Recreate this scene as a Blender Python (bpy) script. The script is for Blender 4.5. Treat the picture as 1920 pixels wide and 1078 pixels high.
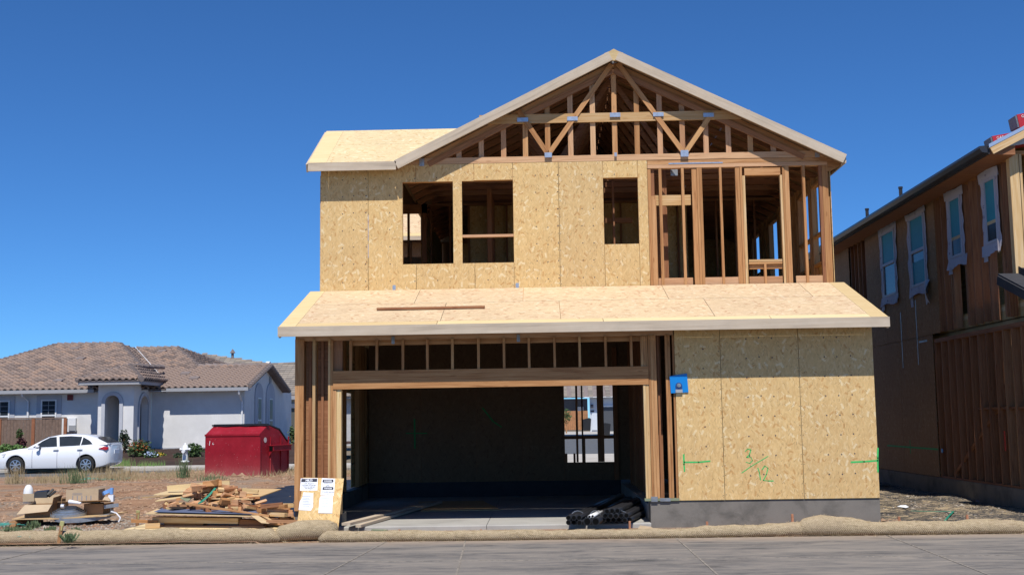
import bpy, bmesh, math, random
from mathutils import Vector, Matrix, noise
random.seed(7)
R = math.radians
SC = bpy.context.scene
COL = SC.collection
for o in list(bpy.data.objects): bpy.data.objects.remove(o)

# ------------------------------------------------------------------ camera, sky, sun
F_PX, PITCH, ROLL, YAW, EYE = 2237.4, 0.1104, 0.0149, 0.0224, 1.67
fw = Vector((-math.sin(YAW)*math.cos(PITCH), math.cos(YAW)*math.cos(PITCH), math.sin(PITCH)))
rt = Vector((math.cos(YAW), math.sin(YAW), 0)); up = rt.cross(fw)
rt2 = rt*math.cos(ROLL)-up*math.sin(ROLL); up2 = up*math.cos(ROLL)+rt*math.sin(ROLL)
cam = bpy.data.objects.new('camera', bpy.data.cameras.new('camera')); COL.objects.link(cam)
m3 = Matrix((rt2, up2, -fw)).transposed()
cam.matrix_world = Matrix.Translation((0, 0, EYE)) @ m3.to_4x4()
cam.data.sensor_width = 36; cam.data.lens = 36*F_PX/1920; cam.data.clip_end = 3000; cam.data.clip_start = .1
SC.camera = cam
def rayd(px, py): return fw+rt2*((px-960)/F_PX)+up2*((539-py)/F_PX)
def atY(px, py, Y): d = rayd(px, py); return Vector((0, 0, EYE))+d*(Y/d.y)
def atplane(px, py, zf):          # zf: (z0, Y0, slope) a roof plane rising with Y
    z0, Y0, s = zf; d = rayd(px, py); t = (z0-s*Y0-EYE)/(d.z-s*d.y); return Vector((0, 0, EYE))+d*t

SUN_TO = Vector((-.03, 1, -1.6)).normalized()     # travel direction of the light
el = math.asin(-SUN_TO.z); az = math.atan2(-SUN_TO.x, -SUN_TO.y)
sun = bpy.data.objects.new('sun', bpy.data.lights.new('sun', 'SUN')); COL.objects.link(sun)
sun.rotation_euler = SUN_TO.to_track_quat('-Z', 'Y').to_euler()
sun.data.energy = 4.8; sun.data.angle = R(.53); sun.data.color = (1, .965, .91)
W = bpy.data.worlds.new('World'); SC.world = W; W.use_nodes = True
nt = W.node_tree; sky = nt.nodes.new('ShaderNodeTexSky'); sky.sky_type = 'NISHITA'; sky.sun_disc = False
sky.sun_elevation = el; sky.sun_rotation = az; sky.altitude = 3000; sky.air_density = 1.0; sky.dust_density = 0; sky.ozone_density = 6
hs = nt.nodes.new('ShaderNodeMix'); hs.data_type = 'RGBA'; hs.blend_type = 'MULTIPLY'; hs.inputs[0].default_value = 1; hs.inputs[7].default_value = (.5, .91, 1.26, 1); nt.links.new(sky.outputs[0], hs.inputs[6])   # deep, polarised blue
bg = nt.nodes['Background']; nt.links.new(hs.outputs[2], bg.inputs[0]); bg.inputs[1].default_value = .1
SC.view_settings.view_transform = 'Standard'; SC.view_settings.look = 'None'; SC.view_settings.exposure = 0; SC.view_settings.gamma = 1
SC.view_settings.use_curve_mapping = False
SC.cycles.diffuse_bounces = 2; SC.cycles.max_bounces = 6

# ------------------------------------------------------------------ materials
MATS = {}
class N:
    def __init__(s, name, rough=.8, spec=.3):
        s.m = bpy.data.materials.new(name); s.m.use_nodes = True; s.t = s.m.node_tree
        s.b = s.t.nodes['Principled BSDF']; s.b.inputs['Roughness'].default_value = rough
        s.b.inputs['Specular IOR Level'].default_value = spec; MATS[name] = s.m
    def n(s, typ, **k):
        nd = s.t.nodes.new('ShaderNode'+typ)
        for a, v in k.items(): setattr(nd, a, v)
        return nd
    def l(s, a, b): s.t.links.new(a, b)
    def co(s, scale=(1, 1, 1), rot=(0, 0, 0), rnd=0, src='Object'):
        tc = s.n('TexCoord'); v = tc.outputs[src]
        if rnd:
            oi = s.n('ObjectInfo'); mu = s.n('VectorMath', operation='SCALE'); mu.inputs[0].default_value = (rnd, rnd*.7, rnd*1.3)
            s.l(oi.outputs['Random'], mu.inputs['Scale']); ad = s.n('VectorMath', operation='ADD'); s.l(v, ad.inputs[0]); s.l(mu.outputs[0], ad.inputs[1]); v = ad.outputs[0]
        mp = s.n('Mapping'); mp.inputs['Scale'].default_value = scale; mp.inputs['Rotation'].default_value = rot
        s.l(v, mp.inputs[0]); return mp.outputs[0]
    def noise(s, v, sc=5, det=4, ro=.6, dist=0):
        nd = s.n('TexNoise'); nd.inputs['Scale'].default_value = sc; nd.inputs['Detail'].default_value = det
        nd.inputs['Roughness'].default_value = ro; nd.inputs['Distortion'].default_value = dist
        if v is not None: s.l(v, nd.inputs['Vector'])
        return nd.outputs['Fac']
    def vor(s, v, sc=5, metric='EUCLIDEAN', rand=1):
        nd = s.n('TexVoronoi'); nd.distance = metric; nd.inputs['Scale'].default_value = sc; nd.inputs['Randomness'].default_value = rand
        s.l(v, nd.inputs['Vector']); return nd
    def ramp(s, f, stops, interp='LINEAR'):
        r = s.n('ValToRGB'); cr = r.color_ramp; cr.interpolation = interp
        while len(cr.elements) < len(stops): cr.elements.new(.5)
        for e, (p, c) in zip(cr.elements, stops):
            e.position = p; e.color = (*c, 1) if len(c) == 3 else c
        s.l(f, r.inputs[0]); return r.outputs[0]
    def mix(s, f, a, b, bt='MIX'):
        x = s.n('Mix', data_type='RGBA', blend_type=bt)
        if isinstance(f, (int, float)): x.inputs[0].default_value = f
        else: s.l(f, x.inputs[0])
        for i, c in ((6, a), (7, b)):
            if isinstance(c, tuple): x.inputs[i].default_value = (*c, 1)
            else: s.l(c, x.inputs[i])
        return x.outputs[2]
    def math(s, op, a, b=0):
        x = s.n('Math', operation=op)
        for i, c in ((0, a), (1, b)):
            if isinstance(c, (int, float)): x.inputs[i].default_value = c
            else: s.l(c, x.inputs[i])
        return x.outputs[0]
    def col(s, c):
        if isinstance(c, tuple): s.b.inputs['Base Color'].default_value = (*c, 1)
        else: s.l(c, s.b.inputs['Base Color'])
        return s
    def bump(s, h, st=.3, d=.01):
        b = s.n('Bump'); b.inputs['Strength'].default_value = st; b.inputs['Distance'].default_value = d
        s.l(h, b.inputs['Height']); s.l(b.outputs[0], s.b.inputs['Normal']); return s
    def rnd(s): return s.n('ObjectInfo').outputs['Random']

def M(n): return MATS[n]
def simple(name, c, rough=.8, spec=.3, metal=0, var=.12, sc=6, bump=0):
    s = N(name, rough, spec); s.b.inputs['Metallic'].default_value = metal
    f = s.noise(s.co(rnd=3), sc, 5, .65)
    k = lambda q: tuple(max(0, min(1, v*q)) for v in c)
    s.col(s.ramp(f, [(.25, k(1-var*1.6)), (.5, c), (.78, k(1+var))]))
    if bump: s.bump(s.noise(s.co(), sc*8, 4), bump, .01)
    return s

def osb(name, base, pale, brown, dark, lay='wall', sc=1.0):
    """strand board: layers of rectangular wood flakes, each with its own angle and tone"""
    s = N(name, .8, .22)
    sp = s.n('SeparateXYZ'); s.l(s.co(rnd=9), sp.inputs[0]); cb = s.n('CombineXYZ'); s.l(sp.outputs[1 if lay == 'side' else 0], cb.inputs[0]); s.l(sp.outputs[1 if lay == 'roof' else 2], cb.inputs[1])
    def flakes(cell, w, l, prob, a0, spread, off, aniso=1.0):
        mp = s.n('Mapping'); k = 1/cell; mp.inputs['Scale'].default_value = (k*aniso, k/aniso, 1); mp.inputs['Location'].default_value = (off, off*1.7, 0); s.l(cb.outputs[0], mp.inputs[0])
        vo = s.n('TexVoronoi'); vo.voronoi_dimensions = '2D'; vo.inputs['Scale'].default_value = 1; s.l(mp.outputs[0], vo.inputs['Vector'])
        d = s.n('VectorMath', operation='SUBTRACT'); s.l(mp.outputs[0], d.inputs[0]); s.l(vo.outputs['Position'], d.inputs[1])
        c = s.n('SeparateColor'); s.l(vo.outputs['Color'], c.inputs[0])
        an = s.math('ADD', s.math('MULTIPLY', s.math('SUBTRACT', c.outputs[0], .5), 2*spread), a0)
        ro = s.n('VectorRotate', rotation_type='Z_AXIS'); s.l(d.outputs[0], ro.inputs['Vector']); s.l(an, ro.inputs['Angle'])
        q = s.n('SeparateXYZ'); s.l(ro.outputs[0], q.inputs[0])
        mx = s.math('LESS_THAN', s.math('ABSOLUTE', q.outputs[0]), w/cell/2); my = s.math('LESS_THAN', s.math('ABSOLUTE', q.outputs[1]), l/cell/2)
        m = s.math('MULTIPLY', s.math('MULTIPLY', mx, my), s.math('LESS_THAN', c.outputs[1], prob))
        return m, c.outputs[2]
    a0 = math.pi/2 if lay == 'roof' else 0
    K = lambda q: tuple(min(1, x*q) for x in base)
    tones = [(0, tuple(x*.6+y*.4 for x, y in zip(base, brown))), (.25, K(.9)), (.5, base), (.75, K(1.09)), (1, tuple(x*.6+y*.4 for x, y in zip(base, pale)))]
    c = s.ramp(s.noise(s.co((14, 14, 5) if lay != 'roof' else (5, 14, 14), rnd=4), 1, 5, .7, .4), [(.25, K(.84)), (.5, base), (.75, K(1.08))])
    for i, (cell, w, l, pr, sprd) in enumerate(((.075, .03, .12, .95, .7), (.062, .022, .10, .9, .9), (.085, .028, .13, .8, .6), (.05, .016, .075, .8, 1.2))):
        m, t = flakes(cell*sc, w*sc, l*sc, pr, a0, sprd, i*3.7+1); c = s.mix(s.math('MULTIPLY', m, .62), c, s.ramp(t, tones))
    for i, (cell, w, l, pr, sprd, colr, op) in enumerate(((.11, .03, .085, .24, 1.3, brown, .6), (.13, .036, .10, .20, 1.5, pale, .62), (.09, .016, .07, .18, 1.2, pale, .5), (.07, .006, .05, .30, 1.0, dark, .6))):
        m, t = flakes(cell*sc, w*sc, l*sc, pr, a0, sprd, i*5.3+20); c = s.mix(s.math('MULTIPLY', m, op), c, colr)
    g = s.noise(s.co((70, 70, 12) if lay != 'roof' else (12, 70, 70), rnd=4), 1, 4, .75)
    c = s.mix(.5, c, s.ramp(g, [(.3, (.74, .72, .70)), (.6, (1, 1, 1)), (.8, (1.08, 1.06, 1.02))]), 'MULTIPLY')
    big = s.noise(s.co((.8, .8, .8), rnd=4), 1.3, 3); c = s.mix(1, c, s.ramp(big, [(.3, (.93, .92, .92)), (.7, (1.04, 1.04, 1.03))]), 'MULTIPLY')
    tone = s.ramp(s.rnd(), [(0, (.93, .93, .95)), (1, (1.04, 1.03, 1.0))]); c = s.mix(1, c, tone, 'MULTIPLY')
    s.col(c); s.bump(g, .25, .004)
    return s
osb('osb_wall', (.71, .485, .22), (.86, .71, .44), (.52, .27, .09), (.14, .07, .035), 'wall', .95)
osb('osb_side_shaded', (.33, .195, .095), (.42, .27, .15), (.26, .13, .055), (.1, .06, .03), 'side')  # wall board darkened: shade on the neighbour's side put into its colour
osb('osb_shaded', (.23, .14, .08), (.28, .18, .11), (.17, .09, .05), (.07, .04, .025), 'wall')  # wall board darkened: shade of interiors and rear walls put into the colour
osb('osb_roof', (.70, .525, .32), (.84, .68, .47), (.46, .21, .11), (.22, .09, .05), 'roof', 1.1)
osb('osb_roof_pale', (.72, .57, .33), (.84, .73, .50), (.56, .36, .16), (.34, .20, .09), 'roof', 1.1)

def lumber_mat(name, a, b, dark, sp=.5):
    s = N(name, .72, .25)
    v = s.co((1.2, 26, 26), rnd=20)
    f = s.noise(v, 1.4, 5, .6, .6); f2 = s.noise(s.co((.8, 6, 6), rnd=20), 1, 2)
    c = s.ramp(f, [(.25, dark), (.45, a), (.7, b)])
    kn = s.vor(s.co((2.3, 9, 9), rnd=20), 1); km = s.ramp(kn.outputs['Distance'], [(0, (1, 1, 1)), (.09, (.8, .8, .8)), (.14, (0, 0, 0))])
    c = s.mix(s.math('MULTIPLY', km, .6), c, dark)
    c = s.mix(s.math('MULTIPLY', f2, .5), c, s.mix(1, c, (.82, .74, .66), 'MULTIPLY'))
    tone = s.ramp(s.rnd(), [(0, (.78, .70, .62)), (.35, (1, .92, .84)), (.7, (1.05, 1.02, 1)), (1, (1.15, 1.2, 1.15))])
    s.col(s.mix(1, c, tone, 'MULTIPLY')); s.bump(f, .2, .003); return s
lumber_mat('lumber', (.50, .265, .115), (.61, .36, .17), (.28, .12, .045))
lumber_mat('lumber_dark', (.30, .14, .07), (.38, .19, .10), (.17, .07, .035))  # dark brown wood; on indoor framing the tone stands in for shade
lumber_mat('lumber_pale', (.63, .42, .20), (.70, .54, .33), (.45, .28, .13))
lumber_mat('lumber_pink', (.55, .32, .18), (.63, .39, .23), (.34, .16, .075))
lumber_mat('ply_pale', (.74, .61, .35), (.79, .67, .41), (.63, .49, .25))
lumber_mat('plywood', (.60, .45, .25), (.68, .53, .32), (.42, .28, .14))
s = N('fascia', .8, .2)
f = s.noise(s.co((.7, 14, 14), rnd=8), 1.2, 6, .65, .3); f2 = s.noise(s.co((2.5, 3, 3)), 1, 4)
c = s.ramp(f, [(.28, (.36, .29, .22)), (.45, (.54, .435, .32)), (.7, (.61, .51, .395))]); c = s.mix(s.ramp(f2, [(.45, (0, 0, 0)), (.7, (.5, .5, .5))]), c, (.45, .37, .28))
s.col(c); s.bump(f, .15, .003)
def concrete(name, a, b, sc=2.0, st=.15):
    s = N(name, .9, .2); f = s.noise(s.co(), sc, 7, .62, .3); g = s.noise(s.co(), 90, 3, .7); h = s.noise(s.co(), sc*.3, 3)
    c = s.ramp(f, [(.3, b), (.52, a), (.75, tuple(x*1.12 for x in a))]); c = s.mix(.35, c, s.ramp(g, [(.3, (.7, .7, .7)), (.7, (1.15, 1.15, 1.15))]), 'MULTIPLY')
    s.col(c); s.bump(g, st, .004); return s
concrete('concrete_dark', (.21, .19, .165), (.125, .115, .10), 2.8, .5)
concrete('concrete_light', (.42, .40, .36), (.33, .31, .28), 1.2)
concrete('sidewalk', (.50, .46, .40), (.42, .38, .33), 1.)
concrete('stucco', (.75, .735, .71), (.69, .675, .65), 1.2, .5)
concrete('stucco_trim', (.50, .51, .54), (.45, .46, .49), 1.2, .3)
# street in front: grey concrete with brown dust streaks along the street
s = N('street', .9, .2)
f = s.noise(s.co((.35, 1.3, 1)), 1.6, 10, .74, .8); f2 = s.noise(s.co((.9, 2.6, 1)), 2.6, 9, .78, .3); g = s.noise(s.co(), 60, 4, .7); h = s.noise(s.co((.25, .6, 1)), 1, 3)
c = s.ramp(f, [(.34, (.075, .072, .07)), (.47, (.17, .158, .146)), (.62, (.29, .255, .215))])
c = s.mix(s.ramp(f2, [(.45, (0, 0, 0)), (.60, (.65, .65, .65))]), c, (.27, .235, .20)); c = s.mix(.4, c, s.ramp(g, [(.3, (.72, .72, .72)), (.7, (1.18, 1.18, 1.18))]), 'MULTIPLY')
sx = s.n('SeparateXYZ'); tc = s.n('TexCoord'); s.l(tc.outputs['Object'], sx.inputs[0])
yy = s.math('ADD', sx.outputs[1], s.math('MULTIPLY', f2, .9)); dust = s.ramp(s.math('MULTIPLY', s.math('SUBTRACT', yy, 17.3), .7), [(.3, (0, 0, 0)), (.95, (.85, .85, .85))])
c = s.mix(dust, c, (.42, .32, .235)); s.col(c); s.bump(g, .25, .004)
s = N('joint', .95, .1); s.col(s.ramp(s.noise(s.co((4, 4, 1)), 3, 4), [(.35, (.18, .16, .14)), (.6, (.33, .29, .24))]))
s = N('asphalt', .9, .2); s.col(s.ramp(s.noise(s.co(), 3, 8, .7), [(.3, (.095, .10, .105)), (.7, (.14, .145, .15))]))
# dirt
def dirt(name, a, b, c_, grav):
    s = N(name, .97, .1)
    f = s.noise(s.co((.8, 1, 1)), 1.3, 10, .72, .5); g = s.noise(s.co(), 16, 6, .8); v = s.vor(s.co(), 28)
    c = s.ramp(f, [(.3, a), (.5, b), (.7, c_)])
    c = s.mix(s.math('MULTIPLY', s.ramp(s.noise(s.co(), .55, 5, .6), [(.45, (0, 0, 0)), (.6, (1, 1, 1))]), .75), c, s.mix(.8, grav, s.ramp(v.outputs['Color'], [(0, (.5, .5, .5)), (1, (1.3, 1.25, 1.2))]), 'MULTIPLY'))
    c = s.mix(.5, c, s.ramp(g, [(.3, (.55, .55, .55)), (.7, (1.25, 1.22, 1.2))]), 'MULTIPLY')
    s.col(c); s.bump(g, .8, .03); return s
dirt('dirt', (.22, .13, .08), (.36, .21, .125), (.44, .285, .18), (.31, .26, .205))
dirt('mulch', (.045, .03, .025), (.07, .045, .035), (.10, .06, .05), (.06, .045, .04))
dirt('far_ground', (.16, .13, .09), (.22, .18, .12), (.28, .23, .16), (.25, .22, .18))
# right-hand lot: black sheet showing through strewn straw
s = N('straw_lot', .9, .15)
f = s.noise(s.co((1.3, 2.6, 1), (0, 0, R(25))), 2.1, 8, .72, 1.2); g = s.noise(s.co((7, 26, 1), (0, 0, R(35))), 1.6, 6, .75, .6); sx = s.noise(s.co(), .7, 2)
m_ = s.math('ADD', s.math('MULTIPLY', f, .6), s.math('MULTIPLY', g, .6))
c = s.ramp(s.math('ADD', m_, s.math('MULTIPLY', sx, .12)), [(.63, (.045, .044, .046)), (.675, (.11, .10, .085)), (.72, (.46, .35, .22)), (.87, (.56, .44, .28))])
s.col(c); s.bump(m_, .6, .03)
simple('black_sheet', (.022, .022, .025), .55, .35, var=.5, sc=3, bump=.6)
# roof tiles etc
s = N('clay_tile', .85, .2)
rr = s.rnd(); c = s.ramp(rr, [(0, (.20, .135, .105)), (.3, (.285, .20, .155)), (.6, (.33, .235, .18)), (.85, (.36, .25, .17)), (1, (.25, .21, .19))])
gm = s.n('NewGeometry'); c2 = s.ramp(gm.outputs['Random Per Island'], [(0, (.60, .60, .62)), (.35, (.88, .88, .88)), (.7, (1.08, 1.04, 1.0)), (1, (1.25, 1.12, .98))])
s.col(s.mix(1, (.275, .21, .178), c2, 'MULTIPLY'))
simple('tile_cap', (.22, .18, .165), .85, var=.2, sc=3)
s = N('flat_tile', .85, .2); gm = s.n('NewGeometry'); s.col(s.ramp(gm.outputs['Random Per Island'], [(0, (.19, .165, .145)), (.5, (.26, .225, .19)), (1, (.31, .26, .21))]))
simple('gutter_grey', (.36, .36, .37), .5, var=.04)
simple('white_paint', (.78, .78, .77), .5, var=.05)
simple('car_paint', (.80, .81, .83), .25, .5, var=.01); MATS['car_paint'].node_tree.nodes['Principled BSDF'].inputs['Coat Weight'].default_value = .6
simple('rubber', (.022, .022, .023), .75, var=.2)
simple('black_plastic', (.018, .018, .02), .4, .4, var=.2)
simple('pipe_black', (.018, .018, .02), .3, .6, var=.2)
simple('hole_black', (.004, .004, .004), .9, .1)
simple('alloy', (.62, .63, .65), .3, metal=.9, var=.05)
simple('galvanised', (.50, .54, .60), .42, metal=.75, var=.2, sc=14)
simple('galv_dull', (.33, .35, .37), .5, metal=.6, var=.25, sc=8)
simple('red_lamp', (.45, .015, .015), .2, .6)
simple('clear_lamp', (.6, .6, .6), .15, .6)
simple('glass_car', (.035, .04, .042), .06, .6)
simple('seat_fabric', (.25, .11, .06), .8)
simple('glass_house', (.02, .027, .035), .3, .12)
simple('glass_teal', (.03, .27, .33), .5, .25, var=.06)
simple('glass_dark', (.02, .016, .014), .2, .3)
simple('vinyl_frame', (.45, .45, .50), .5, var=.05)
s = N('flashing', .65, .3)
f = s.vor(s.co((3.2, 3.2, 5)), 1.6); w = s.noise(s.co((16, 16, 40)), 1, 2)
msk = s.math('MULTIPLY', s.math('LESS_THAN', f.outputs['Distance'], .24), s.math('GREATER_THAN', w, .5))
s.col(s.mix(s.math('MULTIPLY', msk, .75), (.50, .48, .53), (.16, .12, .20))); s.bump(s.noise(s.co(), 9, 3), .5, .02)
simple('gutter_black', (.03, .03, .034), .35, .5, var=.1)
simple('roof_felt', (.045, .045, .05), .8, var=.15)
simple('drip_edge', (.62, .66, .72), .35, metal=.7, var=.05)
simple('bundle_red', (.52, .03, .04), .4, .4, var=.1)
simple('bundle_white', (.66, .68, .72), .4, .4, var=.08)
simple('bundle_grey', (.16, .17, .2), .5, .4, var=.3, sc=20)
s = N('dumpster_red', .6, .2)
f = s.noise(s.co((1, 1, 1)), 2.2, 6, .65); g = s.noise(s.co((3, 3, 1.2)), 9, 5, .7); sp = s.vor(s.co((1, 1, .6)), 13)
c = s.ramp(f, [(.3, (.23, .009, .018)), (.55, (.30, .012, .024)), (.75, (.34, .025, .04))])
sz = s.n('SeparateXYZ'); tc = s.n('TexCoord'); s.l(tc.outputs['Object'], sz.inputs[0])
low = s.ramp(s.math('ADD', sz.outputs[2], s.math('MULTIPLY', g, .5)), [(.25, (.65, .65, .65)), (.62, (.12, .12, .12)), (1, (.0, .0, .0))])
c = s.mix(low, c, (.42, .15, .14)); c = s.mix(s.math('MULTIPLY', s.math('LESS_THAN', sp.outputs['Distance'], .09), .5), c, (.55, .4, .38)); s.col(c)
simple('sticker', (.62, .55, .55), .5)
simple('cardboard', (.36, .22, .12), .9, .1, var=.1, sc=4, bump=.2)
simple('cardboard_pale', (.50, .38, .25), .9, .1, var=.12, sc=4, bump=.2)
simple('paper', (.82, .83, .86), .8, .1, var=.03)
simple('ink', (.06, .06, .08), .8, .1)
simple('ink_grey', (.25, .26, .30), .8, .1)
simple('blue_plastic', (.005, .22, .62), .4, .4, var=.05)
simple('blue_dark', (.03, .07, .22), .4, .4)
simple('sheet_blue', (.12, .15, .24), .5, .4)
simple('blue_film', (.18, .36, .70), .4, .4)
simple('treated_wood', (.24, .27, .17), .8, var=.2)
s = N('spray_green', .7, .3); s.col(s.ramp(s.noise(s.co(), 30, 4), [(.35, (.10, .42, .12)), (.6, (.04, .55, .13))]))
s = N('spray_green_dark', .7, .3); s.col((.05, .30, .09))
s = N('spray_red', .7, .3); s.col((.55, .04, .02))
simple('green_strap', (.02, .25, .16), .5, .4)
simple('teal_net', (.10, .42, .34), .6, .3)
simple('stake_flag', (.50, .46, .20), .7, .2)
simple('stake_wood', (.42, .22, .10), .85, var=.2, sc=12)
simple('stake_orange', (.45, .20, .11), .85, var=.2, sc=12)
s = N('straw_wattle', .95, .1)
wv1 = s.n('TexWave', bands_direction='DIAGONAL'); wv1.inputs['Scale'].default_value = 22; wv1.inputs['Distortion'].default_value = 3; wv1.inputs['Detail'].default_value = 3; s.l(s.co(), wv1.inputs[0])
wv2 = s.n('TexWave', bands_direction='DIAGONAL'); wv2.inputs['Scale'].default_value = 22; wv2.inputs['Distortion'].default_value = 3; s.l(s.co((-1, 1, 1)), wv2.inputs[0])
h = s.math('MULTIPLY', wv1.outputs['Fac'], wv2.outputs['Fac']); g = s.noise(s.co(), 45, 5, .8); f = s.noise(s.co(), 2.5, 4)
st_ = s.noise(s.co((9, 60, 60), (0, R(30), R(20))), 1.2, 4, .8); st2 = s.noise(s.co((60, 60, 9), (0, R(25), 0)), 1.2, 4, .8)
hh = s.math('ADD', s.math('ADD', s.math('MULTIPLY', h, .3), s.math('MULTIPLY', st_, .42)), s.math('MULTIPLY', st2, .42))
c = s.ramp(hh, [(.30, (.16, .11, .06)), (.45, (.42, .32, .19)), (.60, (.68, .55, .37))]); c = s.mix(s.ramp(f, [(.5, (0, 0, 0)), (.75, (.5, .5, .5))]), c, (.45, .34, .23))
s.col(c); s.bump(hh, 1, .02)
def leafmat(name, a, b):
    s = N(name, .6, .3); gm = s.n('NewGeometry'); s.col(s.ramp(gm.outputs['Random Per Island'], [(0, a), (1, b)])); return s
leafmat('leaf', (.04, .075, .025), (.10, .16, .05)); leafmat('leaf_dark', (.03, .045, .025), (.06, .09, .04)); leafmat('leaf_light', (.10, .19, .05), (.17, .27, .08))
leafmat('grass_dry', (.26, .20, .11), (.40, .31, .18)); leafmat('weed', (.07, .11, .05), (.13, .17, .08)); leafmat('leaf_maroon', (.07, .02, .03), (.12, .04, .05))
leafmat('flower_red', (.35, .07, .02), (.5, .16, .05)); leafmat('flower_yellow', (.7, .5, .05), (.8, .6, .1)); leafmat('flower_blue', (.4, .5, .75), (.6, .7, .85))
s = N('stone', .95, .1); gm = s.n('NewGeometry'); s.col(s.ramp(gm.outputs['Random Per Island'], [(0, (.16, .12, .09)), (.5, (.29, .24, .19)), (1, (.42, .37, .31))]))
s = N('clod', .95, .1); gm = s.n('NewGeometry'); s.col(s.ramp(gm.outputs['Random Per Island'], [(0, (.22, .13, .08)), (1, (.42, .28, .185))]))
s = N('straw', .9, .1); gm = s.n('NewGeometry'); s.col(s.ramp(gm.outputs['Random Per Island'], [(0, (.36, .26, .14)), (1, (.62, .50, .32))]))
simple('fence_wood', (.20, .135, .10), .85, var=.2, sc=6); simple('fence_post', (.30, .12, .06), .85, var=.2)
simple('fence_cedar', (.42, .20, .09), .85, var=.25, sc=4)
simple('siding_grey', (.115, .12, .135), .7, var=.08); simple('siding_pale', (.62, .66, .72), .7, var=.04)
simple('garage_door_dark', (.075, .08, .09), .6, var=.05); simple('bin_black', (.02, .02, .022), .5)
simple('entry_door_dark', (.11, .10, .10), .7)  # plain dark grey of the front door
simple('wall_far', (.46, .45, .44), .8); simple('olive_door', (.10, .10, .085), .7)
simple('alarm_red', (.18, .03, .03), .5); simple('meter_grey', (.35, .36, .37), .5)

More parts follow.
